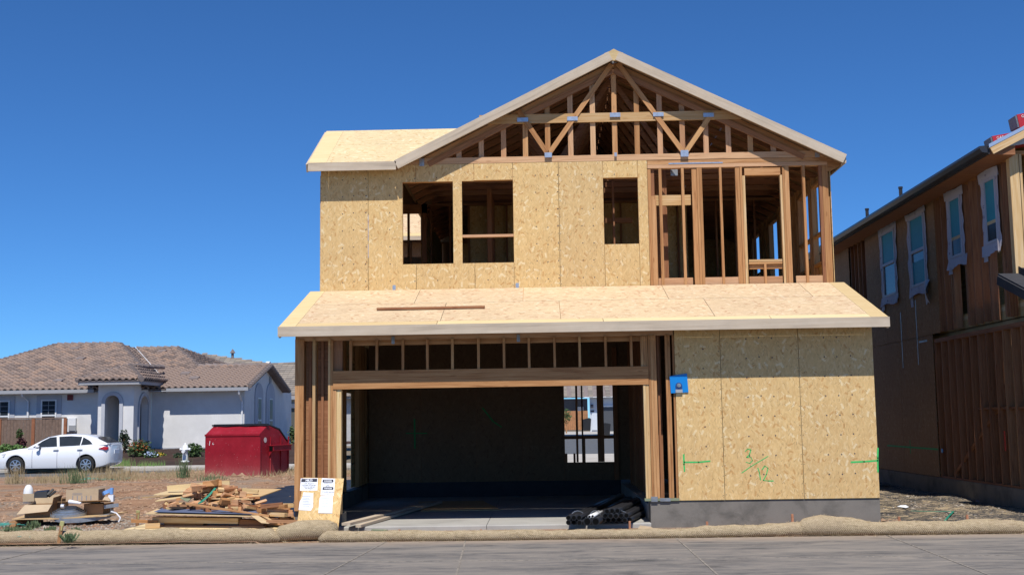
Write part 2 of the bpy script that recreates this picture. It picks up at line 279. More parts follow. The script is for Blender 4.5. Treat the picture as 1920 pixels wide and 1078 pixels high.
# ------------------------------------------------------------------ mesh helpers
WM = {}
def put(o, parent=None, mw=None):
    mw = mw or Matrix.Identity(4); WM[o] = mw
    if parent is not None:
        o.parent = parent; o.matrix_basis = WM[parent].inverted() @ mw
    else: o.matrix_basis = mw
    if o.name not in COL.objects: COL.objects.link(o)
    return o
def tag(o, label=None, cat=None, group=None, kind=None):
    for k, v in (('label', label), ('category', cat), ('group', group), ('kind', kind)):
        if v: o[k] = v
    return o
def thing(name, loc, label, cat, group=None, rotz=0):
    o = bpy.data.objects.new(name, None); o.empty_display_size = .2
    put(o, None, Matrix.Translation(loc) @ Matrix.Rotation(rotz, 4, 'Z')); return tag(o, label, cat, group)
class MB:
    def __init__(s): s.v = []; s.f = []; s.mi = []; s.cur = 0
    def add(s, vs, fs):
        b = len(s.v); s.v += [tuple(v) for v in vs]; s.f += [tuple(i+b for i in f) for f in fs]; s.mi += [s.cur]*len(fs); return s
    def box(s, x0, x1, y0, y1, z0, z1):
        return s.add([(x0, y0, z0), (x1, y0, z0), (x1, y1, z0), (x0, y1, z0), (x0, y0, z1), (x1, y0, z1), (x1, y1, z1), (x0, y1, z1)],
                     [(0, 3, 2, 1), (4, 5, 6, 7), (0, 1, 5, 4), (1, 2, 6, 5), (2, 3, 7, 6), (3, 0, 4, 7)])
    def bar(s, p0, p1, w, d, side=(0, 1, 0)):
        p0 = Vector(p0); p1 = Vector(p1); a = (p1-p0).normalized(); sd = Vector(side); sd = (sd-a*sd.dot(a)).normalized(); t = a.cross(sd)
        vs = [p+sd*(w/2*i)+t*(d/2*j) for p in (p0, p1) for i, j in ((-1, -1), (1, -1), (1, 1), (-1, 1))]
        return s.add(vs, [(0, 1, 2, 3), (7, 6, 5, 4), (0, 4, 5, 1), (1, 5, 6, 2), (2, 6, 7, 3), (3, 7, 4, 0)])
    def prism(s, pts, off):      # closed outline extruded along a vector
        n = len(pts); off = Vector(off); a = [Vector(p) for p in pts]; nn = Vector((0, 0, 0))
        for i in range(n): nn += a[i].cross(a[(i+1) % n])
        fl = nn.dot(off) > 0
        vs = a+[p+off for p in a]
        f = [tuple(reversed(range(n))), tuple(range(n, 2*n))]+[(i, (i+1) % n, n+(i+1) % n, n+i) for i in range(n)]
        if not fl: f = [tuple(reversed(q)) for q in f]
        return s.add(vs, f)
    def tube(s, path, r, n=10, cap=True):
        path = [Vector(p) for p in path]; rr = r if isinstance(r, (list, tuple)) else [r]*len(path); b = len(s.v); vs = []; fs = []
        for i, p in enumerate(path):
            d = (path[min(i+1, len(path)-1)]-path[max(i-1, 0)]).normalized()
            u = d.orthogonal().normalized() if i == 0 else (pu-d*pu.dot(d)).normalized()
            pu = u; w = d.cross(u)
            vs += [p+(u*math.cos(2*math.pi*k/n)+w*math.sin(2*math.pi*k/n))*rr[i] for k in range(n)]
        for i in range(len(path)-1):
            for k in range(n): fs.append((i*n+k, i*n+(k+1) % n, (i+1)*n+(k+1) % n, (i+1)*n+k))
        if cap: fs += [tuple(reversed(range(n))), tuple(range((len(path)-1)*n, len(path)*n))]
        return s.add(vs, fs)
    def lathe(s, prof, c=(0, 0, 0), axis='Z', n=20):
        vs = []; fs = []
        for r_, h in prof:
            for k in range(n):
                a = 2*math.pi*k/n; x, y = r_*math.cos(a), r_*math.sin(a)
                p = {'Z': (x, y, h), 'Y': (x, h, -y), 'X': (h, x, y)}[axis]; vs.append(Vector(c)+Vector(p))
        for i in range(len(prof)-1):
            for k in range(n): fs.append((i*n+k, i*n+(k+1) % n, (i+1)*n+(k+1) % n, (i+1)*n+k))
        fs += [tuple(reversed(range(n))), tuple(range((len(prof)-1)*n, len(prof)*n))]
        return s.add(vs, fs)
    def mesh(s, name, mats, smooth=False):
        me = bpy.data.meshes.new(name); me.from_pydata(s.v, [], s.f); mats = mats if isinstance(mats, (list, tuple)) else [mats]
        for m in mats: me.materials.append(M(m))
        if len(mats) > 1: me.polygons.foreach_set('material_index', s.mi)
        if smooth: me.polygons.foreach_set('use_smooth', [True]*len(me.polygons))
        me.update(); return me
    def build(s, name, mats, parent=None, mw=None, smooth=False, local=False):
        """local=False: vertices are world coordinates, moved into the parent's frame"""
        o = bpy.data.objects.new(name, s.mesh(name, mats, smooth))
        if mw is None:
            if parent is not None and local: mw = WM[parent]
            else:
                base = WM[parent].translation if parent is not None else Vector(s.v[0]) if s.v else Vector()
                if parent is None:
                    xs = [v[0] for v in s.v]; ys = [v[1] for v in s.v]; zs = [v[2] for v in s.v]
                    base = Vector(((min(xs)+max(xs))/2, (min(ys)+max(ys))/2, min(zs)))
                    if len(s.v) > 20000 or name in WORLDCO: base = Vector((0, 0, 0))
                mw = Matrix.Translation(base)
                if name in WORLDCO: mw = Matrix.Identity(4)
                inv = mw.inverted(); o.data.transform(inv)
        return put(o, parent, mw)
WORLDCO = {'street', 'ground', 'right_lot_ground', 'left_street', 'back_street'}
CACHE = {}
def lumber(parent, name, p0, p1, w, d, mat='lumber', side=(1, 0, 0)):
    """one board: w across `side`, d across the other; mesh data shared between equal sizes"""
    p0 = Vector(p0); p1 = Vector(p1); a = p1-p0; L = a.length; a.normalize(); sd = Vector(side); sd = (sd-a*sd.dot(a)).normalized(); t = a.cross(sd)
    key = (round(L, 2), round(w, 3), round(d, 3), mat)
    if key not in CACHE:
        L2 = key[0]; b = min(.003, w*.1, d*.1); m = MB(); vs = []; 
        m.box(-L2/2, L2/2, -w/2, w/2, -d/2, d/2); CACHE[key] = m.mesh(name, mat)
    o = bpy.data.objects.new(name, CACHE[key]); mw = Matrix((a, sd, t)).transposed().to_4x4(); mw.translation = (p0+p1)/2
    return put(o, parent, mw)
def copy(o, parent=None, mw=None, label=None):
    c = o.copy(); put(c, parent, mw or WM[o])
    if label: c['label'] = label
    for ch in [q for q in list(WM) if q.parent == o]: copy(ch, c, WM[c] @ WM[o].inverted() @ WM[ch])
    return c
def text_mesh(txt, size, mat, align='CENTER', extr=.0006, bold=.0):
    cu = bpy.data.curves.new('t', 'FONT'); cu.body = txt; cu.size = size; cu.align_x = align; cu.align_y = 'CENTER'; cu.extrude = extr; cu.offset = bold; cu.resolution_u = 2
    ob = bpy.data.objects.new('t', cu); COL.objects.link(ob); dg = bpy.context.evaluated_depsgraph_get()
    me = bpy.data.meshes.new_from_object(ob.evaluated_get(dg)); bpy.data.objects.remove(ob); me.materials.clear(); me.materials.append(M(mat)); return me
def text(parent, name, txt, size, mat, mw, **k):
    o = bpy.data.objects.new(name, text_mesh(txt, size, mat, **k)); return put(o, parent, mw)

# ------------------------------------------------------------------ ground
def structure(name, mb, mat, smooth=False): return tag(mb.build(name, mat, smooth=smooth), kind='structure')
def gz(x, y):
    z = 0.0
    z -= .07*max(0, min(1, (18.75-y)/.6)); z += .018*math.sin(y*2.9+.6*math.sin(x*.35))*(1 if x < -4.3 and y > 21 else 0)
    if x > 5.3: z += .03
    n = noise.noise(Vector((x*.6, y*.6, 1)))*.05+noise.noise(Vector((x*2.3, y*2.3, 3)))*.022+noise.noise(Vector((x*7, y*7, 5)))*.012
    k = 1
    if -4.3 < x < 5.5 and y < 33: k = 0; z -= .03
    if y > 38.5: z += .06*max(0, 1-abs(y-40)/1.2); z += noise.noise(Vector((x*3, y*4, 8)))*.05
    if y < 18.5: k = .4
    return z+n*k
def sheet(name, x0, x1, y0, y1, dx, dy, zf, mat, smooth=True):
    m = MB(); nx = int((x1-x0)/dx); ny = int((y1-y0)/dy)
    vs = [(x0+i*dx, y0+j*dy, zf(x0+i*dx, y0+j*dy)) for j in range(ny+1) for i in range(nx+1)]
    m.add(vs, [(j*(nx+1)+i, j*(nx+1)+i+1, (j+1)*(nx+1)+i+1, (j+1)*(nx+1)+i) for j in range(ny) for i in range(nx)])
    return structure(name, m, mat, smooth)
sheet('ground', -14.06, 5.36, 18.0, 41.2, .08, .12, gz, 'dirt')
sheet('right_lot_ground', 5.36, 20, 18.0, 41.2, .08, .12, lambda x, y: gz(x, y)+.01, 'straw_lot')
m = MB(); m.box(-60, -14.06, 18.0, 41.1, -.5, -.02); structure('outer_ground', m, 'dirt')
m = MB(); m.box(-900, 900, -300, 2200, -1.2, -.24); structure('far_ground', m, 'far_ground')
m = MB(); m.box(-80, 80, -30, 18.02, -.6, -.1); structure('street', m, 'street')
m = MB()
for pts in (((-7.2, 18.0), (-7.9, 6)), ((-2.33, 18.0), (-3.1, 6)), ((-1.15, 18.0), (-.72, 6)), ((1.97, 18.0), (1.95, 6)), ((5.06, 18.0), (4.6, 6)), ((-11, 18), (-12.5, 6))):
    a, b = pts; m.bar((a[0], a[1], -.098), (b[0], b[1], -.098), .022, .008, (1, 0, 0))
m.bar((-20, 16.5, -.098), (-2, 15.45, -.098), .018, .008); m.bar((-2, 15.45, -.098), (22, 15.05, -.098), .018, .008); m.bar((-20, 12.1, -.098), (22, 11.9, -.098), .018, .008)
structure('street_joints', m, 'joint')
m = MB(); m.box(-80, 4, 41.0, 46.0, -.6, -.06); structure('left_street', m, 'asphalt')
m = MB(); m.box(-80, -5, 46.0, 46.3, -.6, .04); m.box(-80, -5, 46.302, 48.2, -.6, .055); structure('sidewalk', m, 'sidewalk')
def mz(x, y): return .06+.5*max(0, min(1, (y-48.2)/5.5))+noise.noise(Vector((x*1.5, y*1.5, 4)))*.05
sheet('planting_bed', -34, -10, 48.15, 70, .3, .3, mz, 'mulch')
m = MB(); m.box(-5, 40, 45.8, 62, -.6, -.06); structure('crossing_pavement', m, 'sidewalk')
m = MB(); m.box(-5, 60, 60, 104, -.6, -.056); structure('back_street', m, 'asphalt')
m = MB(); m.box(-5, 60, 104, 150, -.6, .1); structure('far_pavement', m, 'sidewalk')

# ------------------------------------------------------------------ the framed house
YL, YU = 18.93, 21.11
XL, XR = -3.9, 5.25
H = thing('framed_house', (.65, YL, 0), 'large two-storey house under construction in the middle, bare timber frame and strand board', 'house')
def stud(x0, x1, z0, z1, yf, d=.089, mat='lumber', name='stud', parent=None):
    return lumber(parent or H, name, ((x0+x1)/2, yf+d/2, z0), ((x0+x1)/2, yf+d/2, z1), abs(x1-x0), d, mat, (1, 0, 0))
def hboard(x0, x1, z0, z1, yf, d=.089, mat='lumber', name='plate', parent=None):
    return lumber(parent or H, name, (x0, yf+d/2, (z0+z1)/2), (x1, yf+d/2, (z0+z1)/2), d, z1-z0, mat, (0, 1, 0))
# foundation and slab
MB().box(1.69, 5.25, YL+.02, 19.3, -.3, .375).build('foundation', 'concrete_dark', H)
MB().box(5.05, 5.249, 19.31, 31.2, -.3, .375).build('foundation', 'concrete_dark', H)
MB().box(-3.9, -3.75, 19.0, 31.2, -.3, .33).build('foundation', 'concrete_dark', H)
MB().box(-3.74, 1.69, 25.95, 26.15, -.3, .36).build('foundation', 'roof_felt', H)  # concrete footing coloured near black to stand in for garage shade
MB().box(-3.74, -3.16, 19.05, 19.45, -.3, .24).build('curb_block', 'concrete_dark', H)
for x0, x1 in ((-3.74, -.88), (-.872, 1.69)): MB().prism([(x0, YL, -.35), (x0, YL, .03), (x0, YL+.015, .045), (x0, 25.95, .045), (x0, 25.95, -.35)], (x1-x0, 0, 0)).build('garage_slab', 'concrete_light', H)
MB().box(1.7, 5.04, 19.32, 31, -.3, .30).build('floor_slab', 'concrete_light', H)
MB().box(-3.74, 1.69, 26.16, 31, -.3, .30).build('floor_slab', 'concrete_light', H)
# --- panels
T = .011
def panel(pts, yf, mat='osb_wall', t=T, name='wall_panel', parent=None):
    return MB().prism([(x, yf, z) for x, z in pts], (0, t, 0)).build(name, mat, parent or H)
g = .0036
def rect(x0, x1, z0, z1): return [(x0+g, z0), (x1-g, z0), (x1-g, z1), (x0+g, z1)]
ZB, ZT = .385, 3.06
for a, b in ((2.13, 2.85), (2.85, 4.08), (4.08, 5.25)): panel(rect(a, b, ZB, ZT), YL)
UB, UT = 3.93, 6.262
panel(rect(-3.9, -3.04, UB, UT), YU)
panel([(-3.04+g, UB), (-2.18-g, UB), (-2.18-g, 4.46), (-2.42, 4.46), (-2.42, 5.95), (-2.18-g, 5.95), (-2.18-g, UT), (-3.04+g, UT)], YU)
panel([(-2.18+g, UB), (-1.13-g, UB), (-1.13-g, 4.46), (-1.35, 4.46), (-1.35, 5.95), (-1.13-g, 5.95), (-1.13-g, UT), (-2.18+g, UT), (-2.18+g, 5.95), (-1.51, 5.95), (-1.51, 4.46), (-2.18+g, 4.46)], YU)
panel(rect(-1.13, -.43, UB, 4.46), YU); panel(rect(-1.13, -.43, 5.96, UT), YU)
panel(rect(-.43, .39, UB, UT), YU); panel(rect(.39, 1.19, UB, UT), YU)
panel(rect(1.19, 1.81, UB, 4.755), YU); panel(rect(1.19, 1.81, 5.96, UT), YU); panel(rect(1.81, 1.985, UB, UT), YU)
# side and rear sheathing
def side_wall(x, y0, y1, z0, z1, holes, out=1, mat='osb_wall', parent=None, name='side_panel'):
    ys = sorted({y0, y1, *[h[0] for h in holes], *[h[1] for h in holes]})
    for a, b in zip(ys, ys[1:]):
        hs = sorted([h for h in holes if h[0] <= a+1e-6 and h[1] >= b-1e-6], key=lambda q: q[2]); z = z0
        for h in hs+[(0, 0, z1, z1)]:
            if h[2]-z > .02: MB().box(x, x+T*out, a+g, b-g, z, h[2]).build(name, mat, parent or H)
            z = h[3]
# upper right wall with two near and two far window openings
side_wall(5.24, 21.125, 31.2, 3.93, 6.1, [(21.45, 22.2, 4.45, 5.9), (22.5, 23.4, 4.45, 5.9), (25.5, 26.4, 4.45, 5.9), (27.6, 28.5, 4.45, 5.9)])
side_wall(5.239, 18.945, 21.09, .385, 3.02, []); side_wall(5.239, 21.095, 31.2, .385, 3.9, [(27, 28.5, 1.4, 2.5)])
side_wall(-3.899, 21.125, 24.5, 3.93, 6.1, [], -1)
side_wall(-3.899, 19.1, 21.09, .34, 3.02, [], -1); side_wall(-3.899, 21.095, 31.2, .34, 3.92, [(23.7, 24.6, .345, 2.26)], -1)
side_wall(-2.42, 24.5, 29.8, 3.93, 6.12, [], -1)
# studs inside the side walls
for k in range(26):
    y = 21.2+.406*k
    if any(a-.02 < y < b for a, b in ((21.45, 22.2), (22.5, 23.4), (25.5, 26.4), (27.6, 28.5))): continue
    lumber(H, 'side_stud', (5.19, y, 3.93), (5.19, y, 6.1), .09, .038)
for a, b in ((21.45, 22.2), (22.5, 23.4), (25.5, 26.4), (27.6, 28.5)):
    for z in (4.43, 4.97, 5.92): lumber(H, 'side_rail', (5.19, a-.04, z), (5.19, b+.04, z), .09, .05)
    for y in (a-.02, b+.02): lumber(H, 'side_stud', (5.19, y, 3.93), (5.19, y, 6.1), .09, .038)
for k in range(29):
    y = 19.3+.406*k; 
    if 23.7 < y < 24.62: continue
    lumber(H, 'side_stud', (-3.84, y, .34), (-3.84, y, 3.3 if y > 21 else 3.0), .09, .038)
    if y > 19.1: lumber(H, 'side_stud', (5.18, y, .385), (5.18, y, 3.3 if y > 21 else 3.0), .09, .038)
panel([(-2.4, 6.155), (5.2, 6.155), (5.2, 6.22), (1.42, 8.06), (-2.4, 6.22)], 31.2, name='gable_panel')
# rear walls
panel(rect(-2.4, 5.2, 3.93, 6.155), 31.2); panel(rect(-3.9, .2, .34, 3.9), 31.2); panel(rect(3.1, 5.2, .34, 3.9), 31.2)
for x in (.5, 1.05, 1.9, 2.3, 2.95): stud(x, x+.04, .34, 2.6, 31.1, mat='lumber_dark')
hboard(.2, 3.1, 2.6, 2.9, 31.1, name='rear_header', mat='lumber_dark')
# garage back wall
for a, b in ((-3.74, -2.6), (-2.6, -1.4), (-1.4, -.4), (-.4, .49)): panel(rect(a, b, .36, 3.55), 26.0, mat='osb_shaded', name='back_panel')
panel(rect(.49, 1.66, .36, .745), 25.99, name='back_panel', mat='osb_shaded'); panel(rect(.49, 1.66, 2.62, 3.55), 25.99, name='back_panel', mat='osb_shaded')
panel(rect(1.66, 2.08, .36, 3.55), 25.99, name='back_panel', mat='osb_shaded'); panel(rect(2.08, 2.6, .36, 1.41), 25.99, name='back_panel', mat='osb_shaded'); panel(rect(2.6, 5.2, .36, 3.55), 25.99, name='back_panel', mat='osb_shaded')
stud(.755, .80, .745, 2.62, 26.0, mat='lumber_dark'); stud(1.22, 1.36, .745, 2.62, 26.0, mat='lumber_dark'); stud(.90, .95, .745, 1.24, 26.0, mat='lumber_dark')
hboard(.49, 1.66, 1.24, 1.31, 25.99, name='rail', mat='lumber_dark'); stud(.50, .56, .745, .93, 26.0, mat='lumber_dark'); stud(.69, .735, .745, .93, 26.01, mat='lumber_dark')
stud(1.56, 1.66, .36, 3.2, 25.9, mat='lumber_dark')
for x in (.49, 1.66, 2.08, 2.6, -2.6, -1.4, -.4): stud(x-.019, x+.019, .36, 3.55, 26.013, mat='lumber_dark')
for x in (-3.3, -2.9, -2.5, -2.1, -1.7, -1.3): stud(x, x+.038, .36, 3.5, 26.02)
# partition right of the garage
for k in range(16):
    lumber(H, 'partition_stud', (1.92, 19.5+.406*k, .3), (1.92, 19.5+.406*k, 3.4), .09, .038, 'lumber_dark')
# upper interior: partitions
for k in range(18): stud(-2.3+.406*k, -2.262+.406*k, 3.93, 6.25, 25.2, mat='lumber_dark', name='partition_stud')
hboard(-2.4, 5.1, 6.25, 6.3, 25.2, mat='lumber_dark'); panel(rect(-1.5, 3.2, 3.93, 6.25), 25.3, name='partition_panel')
for k in range(9): lumber(H, 'partition_stud', (2.35, 21.8+.406*k, 3.93), (2.35, 21.8+.406*k, 6.25), .09, .038, 'lumber_dark')
for k in range(9): lumber(H, 'partition_stud', (-.95, 23.4+.406*k, 3.93), (-.95, 23.4+.406*k, 6.25), .09, .038, 'lumber_dark')
hboard(1.1, 1.9, 5.55, 5.65, 23.6, mat='lumber_dark', name='rail'); hboard(1.1, 1.9, 5.05, 5.13, 23.6, mat='lumber_dark', name='rail'); stud(1.42, 1.46, 3.93, 6.25, 22.3, mat='lumber_dark')
# upper floor
for k, y in enumerate((21.13, 22.35, 23.57, 24.79, 26.01, 27.23, 28.45, 29.67)): MB().box(-3.88, 5.22, y, y+1.2195, 3.90, 3.922).build('floor_panel', 'osb_wall', H)
for k in range(25): lumber(H, 'floor_joist', (-3.8, 21.2+.406*k, 3.76), (5.15, 21.2+.406*k, 3.76), .04, .27, 'lumber_dark', (0, 1, 0))
# --- garage front framing
for a, b in ((-3.9, -3.83), (-3.828, -3.76)): stud(a, b, .3, 3.0, YL+.01, .14)
stud(-3.62, -3.575, .3, 3.0, YL+.01, mat='lumber_pale')
stud(-3.70, -3.655, .24, 3.0, YL+.13, mat='lumber_dark'); stud(-3.50, -3.46, .24, 3.0, YL+.12, mat='lumber_dark')
for a, b in ((-3.75, -3.58), (-3.56, -3.36)): MB().box(a, b, YL+.16, YL+.17, .24, 2.98).build('back_board', 'lumber_dark', H)
stud(-3.37, -3.333, .24, 3.0, YL+.01, mat='lumber_pale'); stud(-3.33, -3.292, .24, 2.98, YL+.012); stud(-3.29, -3.24, .24, 2.19, YL+.01, .12, mat='lumber'); stud(-3.238, -3.16, .24, 2.19, YL+.02, .12, mat='lumber_pale')
stud(-3.29, -3.15, 2.487, 2.98, YL+.06, mat='lumber_dark')
lumber(H, 'header_beam', (-3.29, YL+.06, 2.338), (1.712, YL+.06, 2.338), .13, .288, 'lumber', (0, 1, 0))
for i, px in enumerate((657, 706, 755, 801, 848, 897, 945, 992, 1040, 1087, 1136, 1184)):
    x = atY(px, 668, YL).x; stud(x-.019, x+.019, 2.484, 2.97, YL+.005, .09, mat='lumber', name='cripple_stud')
hboard(-3.0, 1.6, 2.89, 2.93, YL+.1, .09, mat='lumber'); hboard(-3.9, 2.12, 2.971, 3.05, YL+.03, .11, mat='lumber_pink', name='top_plate')
hboard(-3.0, 1.6, 2.93, 2.97, YL+.1, .09, mat='lumber')
for i, (a, b, zt) in enumerate(((1.60, 1.638, 2.96), (1.641, 1.679, 2.96), (1.682, 1.71, 2.96))): stud(a, b, 2.485, zt, YL+.012+.004*i)
for i, (a, b) in enumerate(((1.625, 1.66), (1.663, 1.71))): stud(a, b, .425, 2.19, YL+.008+.003*i, .12, mat='lumber_pale')
for i, (a, b) in enumerate(((1.715, 1.752), (1.755, 1.795), (1.798, 1.84))): stud(a, b, .425, 2.97, YL+.004+.005*i, .12)
for i, (a, b) in enumerate(((1.985, 2.022), (2.026, 2.062))): stud(a, b, .425, 2.97, YL+.008+.004*i)
stud(1.87, 1.90, .425, 2.97, YL+.16, mat='lumber_dark'); stud(2.10, 2.13, .42, 2.97, YL+.02)
hboard(1.60, 2.14, .382, .42, YL-.01, .1, mat='treated_wood', name='sill_plate')
hboard(2.1, 5.2, .345, .383, YL+.03, .09, mat='treated_wood', name='sill_plate')
m = MB(); m.box(1.70, 1.80, YL-.018, YL+.01, .37, .45); m.box(1.84, 2.0, YL-.015, YL-.012, .375, .425); m.build('hold_down', 'galv_dull', H)
for k in range(8): stud(2.2+.41*k, 2.238+.41*k, .39, 3.0, YL+.014)
# --- upper right open framing
def st(px0, px1, z0=3.97, z1=6.11, y=420, **k):
    return stud(atY(px0, y, YU).x, atY(px1, y, YU).x, z0, z1, YU+k.pop('dy', .0), **k)
stud(1.988, 2.045, 3.97, 6.11, YU+.012); stud(2.047, 2.13, 3.97, 5.62, YU+.016, mat='lumber'); stud(2.047, 2.11, 5.63, 6.11, YU+.05, mat='lumber_dark')
st(1237.5, 1243, 3.97); st(1280, 1285, 3.97)
st(1300, 1309, 3.97, dy=.02, mat='lumber'); st(1309.4, 1313.5, 3.97, dy=.004); st(1313.8, 1319, 3.97, dy=.0)
st(1351.5, 1356, 3.97); st(1382, 1390, 3.97, dy=.012); st(1390.4, 1394.5, 3.97); st(1395, 1400, 3.97, z1=5.955, dy=.005, mat='lumber_pale')
st(1466, 1470, 3.97, z1=5.955, dy=.006, mat='lumber_pale'); st(1470.4, 1474.5, 3.97); st(1475, 1483, 3.97, dy=.01)
st(1508, 1513, 3.97); stud(5.045, 5.10, 3.97, 6.11, YU+.01, mat='lumber_dark'); stud(5.102, 5.20, 3.97, 6.11, YU+.0, d=.1)
ops = [(2.135, 2.75), (2.955, 3.555), (3.745, 4.335), (4.57, 5.045)]
for a, b in ops: hboard(a, b, 3.975, 4.135, YU+.035, .04, mat='lumber_pink', name='blocking')
hboard(1.99, 5.2, 6.114, 6.180, YU+.002, .12, mat='lumber_pink', name='top_plate'); hboard(1.99, 5.24, 6.184, 6.262, YU+.006, .12, mat='lumber', name='top_plate')
hboard(2.05, 2.76, 5.455, 5.64, YU+.095, .05, mat='lumber_pale', name='short_header')
hboard(3.72, 4.36, 5.957, 6.085, YU+.002, .1, mat='lumber', name='header_beam')
xx = atY(1428, 308, YU).x; stud(xx-.02, xx+.02, 6.087, 6.113, YU+.02)
hboard(3.745, 4.335, 4.395, 4.435, YU+.004, .1, mat='lumber_pale', name='window_sill'); hboard(3.745, 4.335, 4.355, 4.392, YU+.008, .1, name='window_sill')
hboard(3.76, 4.335, 4.27, 4.352, YU+.05, .04, mat='lumber', name='blocking'); stud(4.01, 4.05, 3.97, 4.354, YU)
hboard(-1.35, -.43, 4.93, 4.975, YU+.012, .09, mat='lumber_pink', name='window_rail')
# window reveals: bucks set in the three openings
for a, b, z0, z1 in ((-2.42, -1.51, 4.46, 5.95), (-1.35, -.43, 4.46, 5.96), (1.19, 1.81, 4.755, 5.96)):
    hboard(a-.02, b+.02, z1-.004, z1+.2, YU+.0125, .09, name='window_header'); hboard(a-.02, b+.02, z0-.04, z0+.002, YU+.0125, .09, name='window_sill')
    stud(a-.04, a-.001, 3.95, 6.2, YU+.0125, name='jamb_stud'); stud(b+.001, b+.04, 3.95, 6.2, YU+.0125, name='jamb_stud')
for x in (-3.88, -3.2, -2.8): stud(x, x+.038, 3.95, 6.2, YU+.013)
for x in (0, .8): stud(x, x+.038, 3.95, 6.2, YU+.013)
# --- gable truss
GY = YU-.002
hboard(-2.37, 5.22, 6.268, 6.378, GY, .04, mat='lumber_pink', name='bottom_chord')
AP = (1.42, 8.13); SL = .4935
def chord(x): return AP[1]-SL*abs(x-AP[0])
lumber(H, 'collar_beam', (-1.02, GY+.005, 7.065), (3.86, GY+.005, 7.065), .04, .165, 'lumber_pale', (0, 1, 0))
for s_ in (-1, 1):
    xe = -2.45 if s_ < 0 else 5.29
    lumber(H, 'top_chord', (AP[0], GY+.03, AP[1]-.09), (xe, GY+.03, chord(xe)-.09), .045, .1, 'lumber', (0, 1, 0))
    lumber(H, 'top_chord', (AP[0], GY+.002, AP[1]-.20), (xe+.5*(-s_), GY+.002, chord(xe+.5*(-s_))-.20), .03, .10, 'lumber_dark', (0, 1, 0))
for px in (860, 902, 944, 985, 1027, 1070, 1112, 1153, 1195, 1238, 1280, 1324, 1366, 1407, 1450):
    x = atY(px, 260, YU).x; zt = chord(x)-.16; w = .046
    stud(x-w, x+w, 6.38, zt, GY+.028, .038, mat='lumber' if px % 2 else 'lumber_pink', name='gable_stud')
for (a, b, c, d) in ((972, 208, 1026, 288), (1146, 122, 1030, 288), (1158, 120, 1280, 285), (1333, 216, 1286, 285)):
    p, q = atY(a, b, YU), atY(c, d, YU); lumber(H, 'web_brace', (p.x, GY-.018, p.z), (q.x, GY-.018, q.z), .035, .085, 'lumber', (0, 1, 0))
m = MB()
def plate(px, py, w, h, y=GY-.045, ribs=7):
    c = atY(px, py, YU); mm = MB(); mm.box(c.x-w/2, c.x+w/2, y, y+.004, c.z-h/2, c.z+h/2)
    for i in range(ribs): xx = c.x-w/2+w*(i+.5)/ribs; mm.box(xx-w/ribs*.22, xx+w/ribs*.22, y-.004, y-.0005, c.z-h/2+.008, c.z+h/2-.008)
    return mm.build('truss_plate', 'galvanised', H)
for px, py, w, h in ((980, 226, .20, .075), (1073, 224, .19, .075), (1153, 217, .19, .08), (1234, 216, .19, .075), (1328, 217, .19, .075), (1028, 292, .13, .09), (1283, 289, .14, .12), (1154, 291, .045, .07)): plate(px, py, w, h)
for px, py, w, h in ((935, 229, .10, .06), (1375, 218, .10, .06), (1151, 117, .12, .05)): plate(px, py, w, h, GY-.01)
for px, py, w, h in ((791, 305, .085, .14), (1532, 291, .08, .09)): plate(px, py, w, h, GY-.02, 3)
for px, py in ((739, 541), (970, 537)): plate(px, py, .055, .12, YU-.006, 1)
MB().box(2.37, 3.34, YU-.004, YU-.001, 6.184, 6.205).build('steel_strap', 'galvanised', H)
plate(1268, 316, .13, .12, YU+.35, 6)
# interior trusses
tm = MB()
tm.bar((-2.37, 0, 6.32), (5.22, 0, 6.32), .038, .1); 
for s_ in (-1, 1):
    xe = -2.45 if s_ < 0 else 5.29
    tm.bar((AP[0], 0, AP[1]-.09), (xe, 0, chord(xe)-.09), .038, .1)
for a, b in (((-.3, 7.15), (.4, 6.37)), ((.4, 6.37), (1.4, 7.95)), ((1.42, 7.95), (2.5, 6.37)), ((2.5, 6.37), (3.16, 7.1))): tm.bar((a[0], 0, a[1]), (b[0], 0, b[1]), .038, .089)
tme = tm.mesh('roof_truss', 'lumber_dark')  # same wood as the gable truss, darkened to put attic shade in
for k in range(1, 17):
    o = bpy.data.objects.new('roof_truss', tme); put(o, H, Matrix.Translation((0, YU+.03+.61*k, 0)))
# --- roofs: main gable
def roofpanel(pts, n, mat, t=.013, name='roof_panel', parent=None):      # rough face turned down, its brown darkened to stand in for shade
    mb_ = MB().prism(pts, Vector(n)*t); mb_.mi[0] = 1; return mb_.build(name, [mat, 'osb_shaded'], parent or H)
YF = YU-.27; YBK = 31.6
nl = Vector((-SL, 0, 1)).normalized(); nr = Vector((SL, 0, 1)).normalized()
def zr(x): return chord(x)-.02
for i in range(9):
    y0 = YF+1.22*i; y1 = min(y0+1.215, YBK)
    for xa, xb, n_ in ((AP[0]+.006, 3.5, nr), (3.503, 5.47, nr)):
        roofpanel([(xa, y0, zr(xa)), (xb, y0, zr(xb)), (xb, y1, zr(xb)), (xa, y1, zr(xa))], n_, 'osb_roof')
    xb = -2.53
    roofpanel([(AP[0]-.006, y0, zr(AP[0])), (-.5, y0, zr(-.5)), (-.5, y1, zr(-.5)), (AP[0]-.006, y1, zr(AP[0]))], nl, 'osb_roof')
    roofpanel([(-.503, y0, zr(-.5)), (xb, y0, zr(xb)), (xb, y1, zr(xb)), (-.503, y1, zr(-.5))], nl, 'osb_roof')
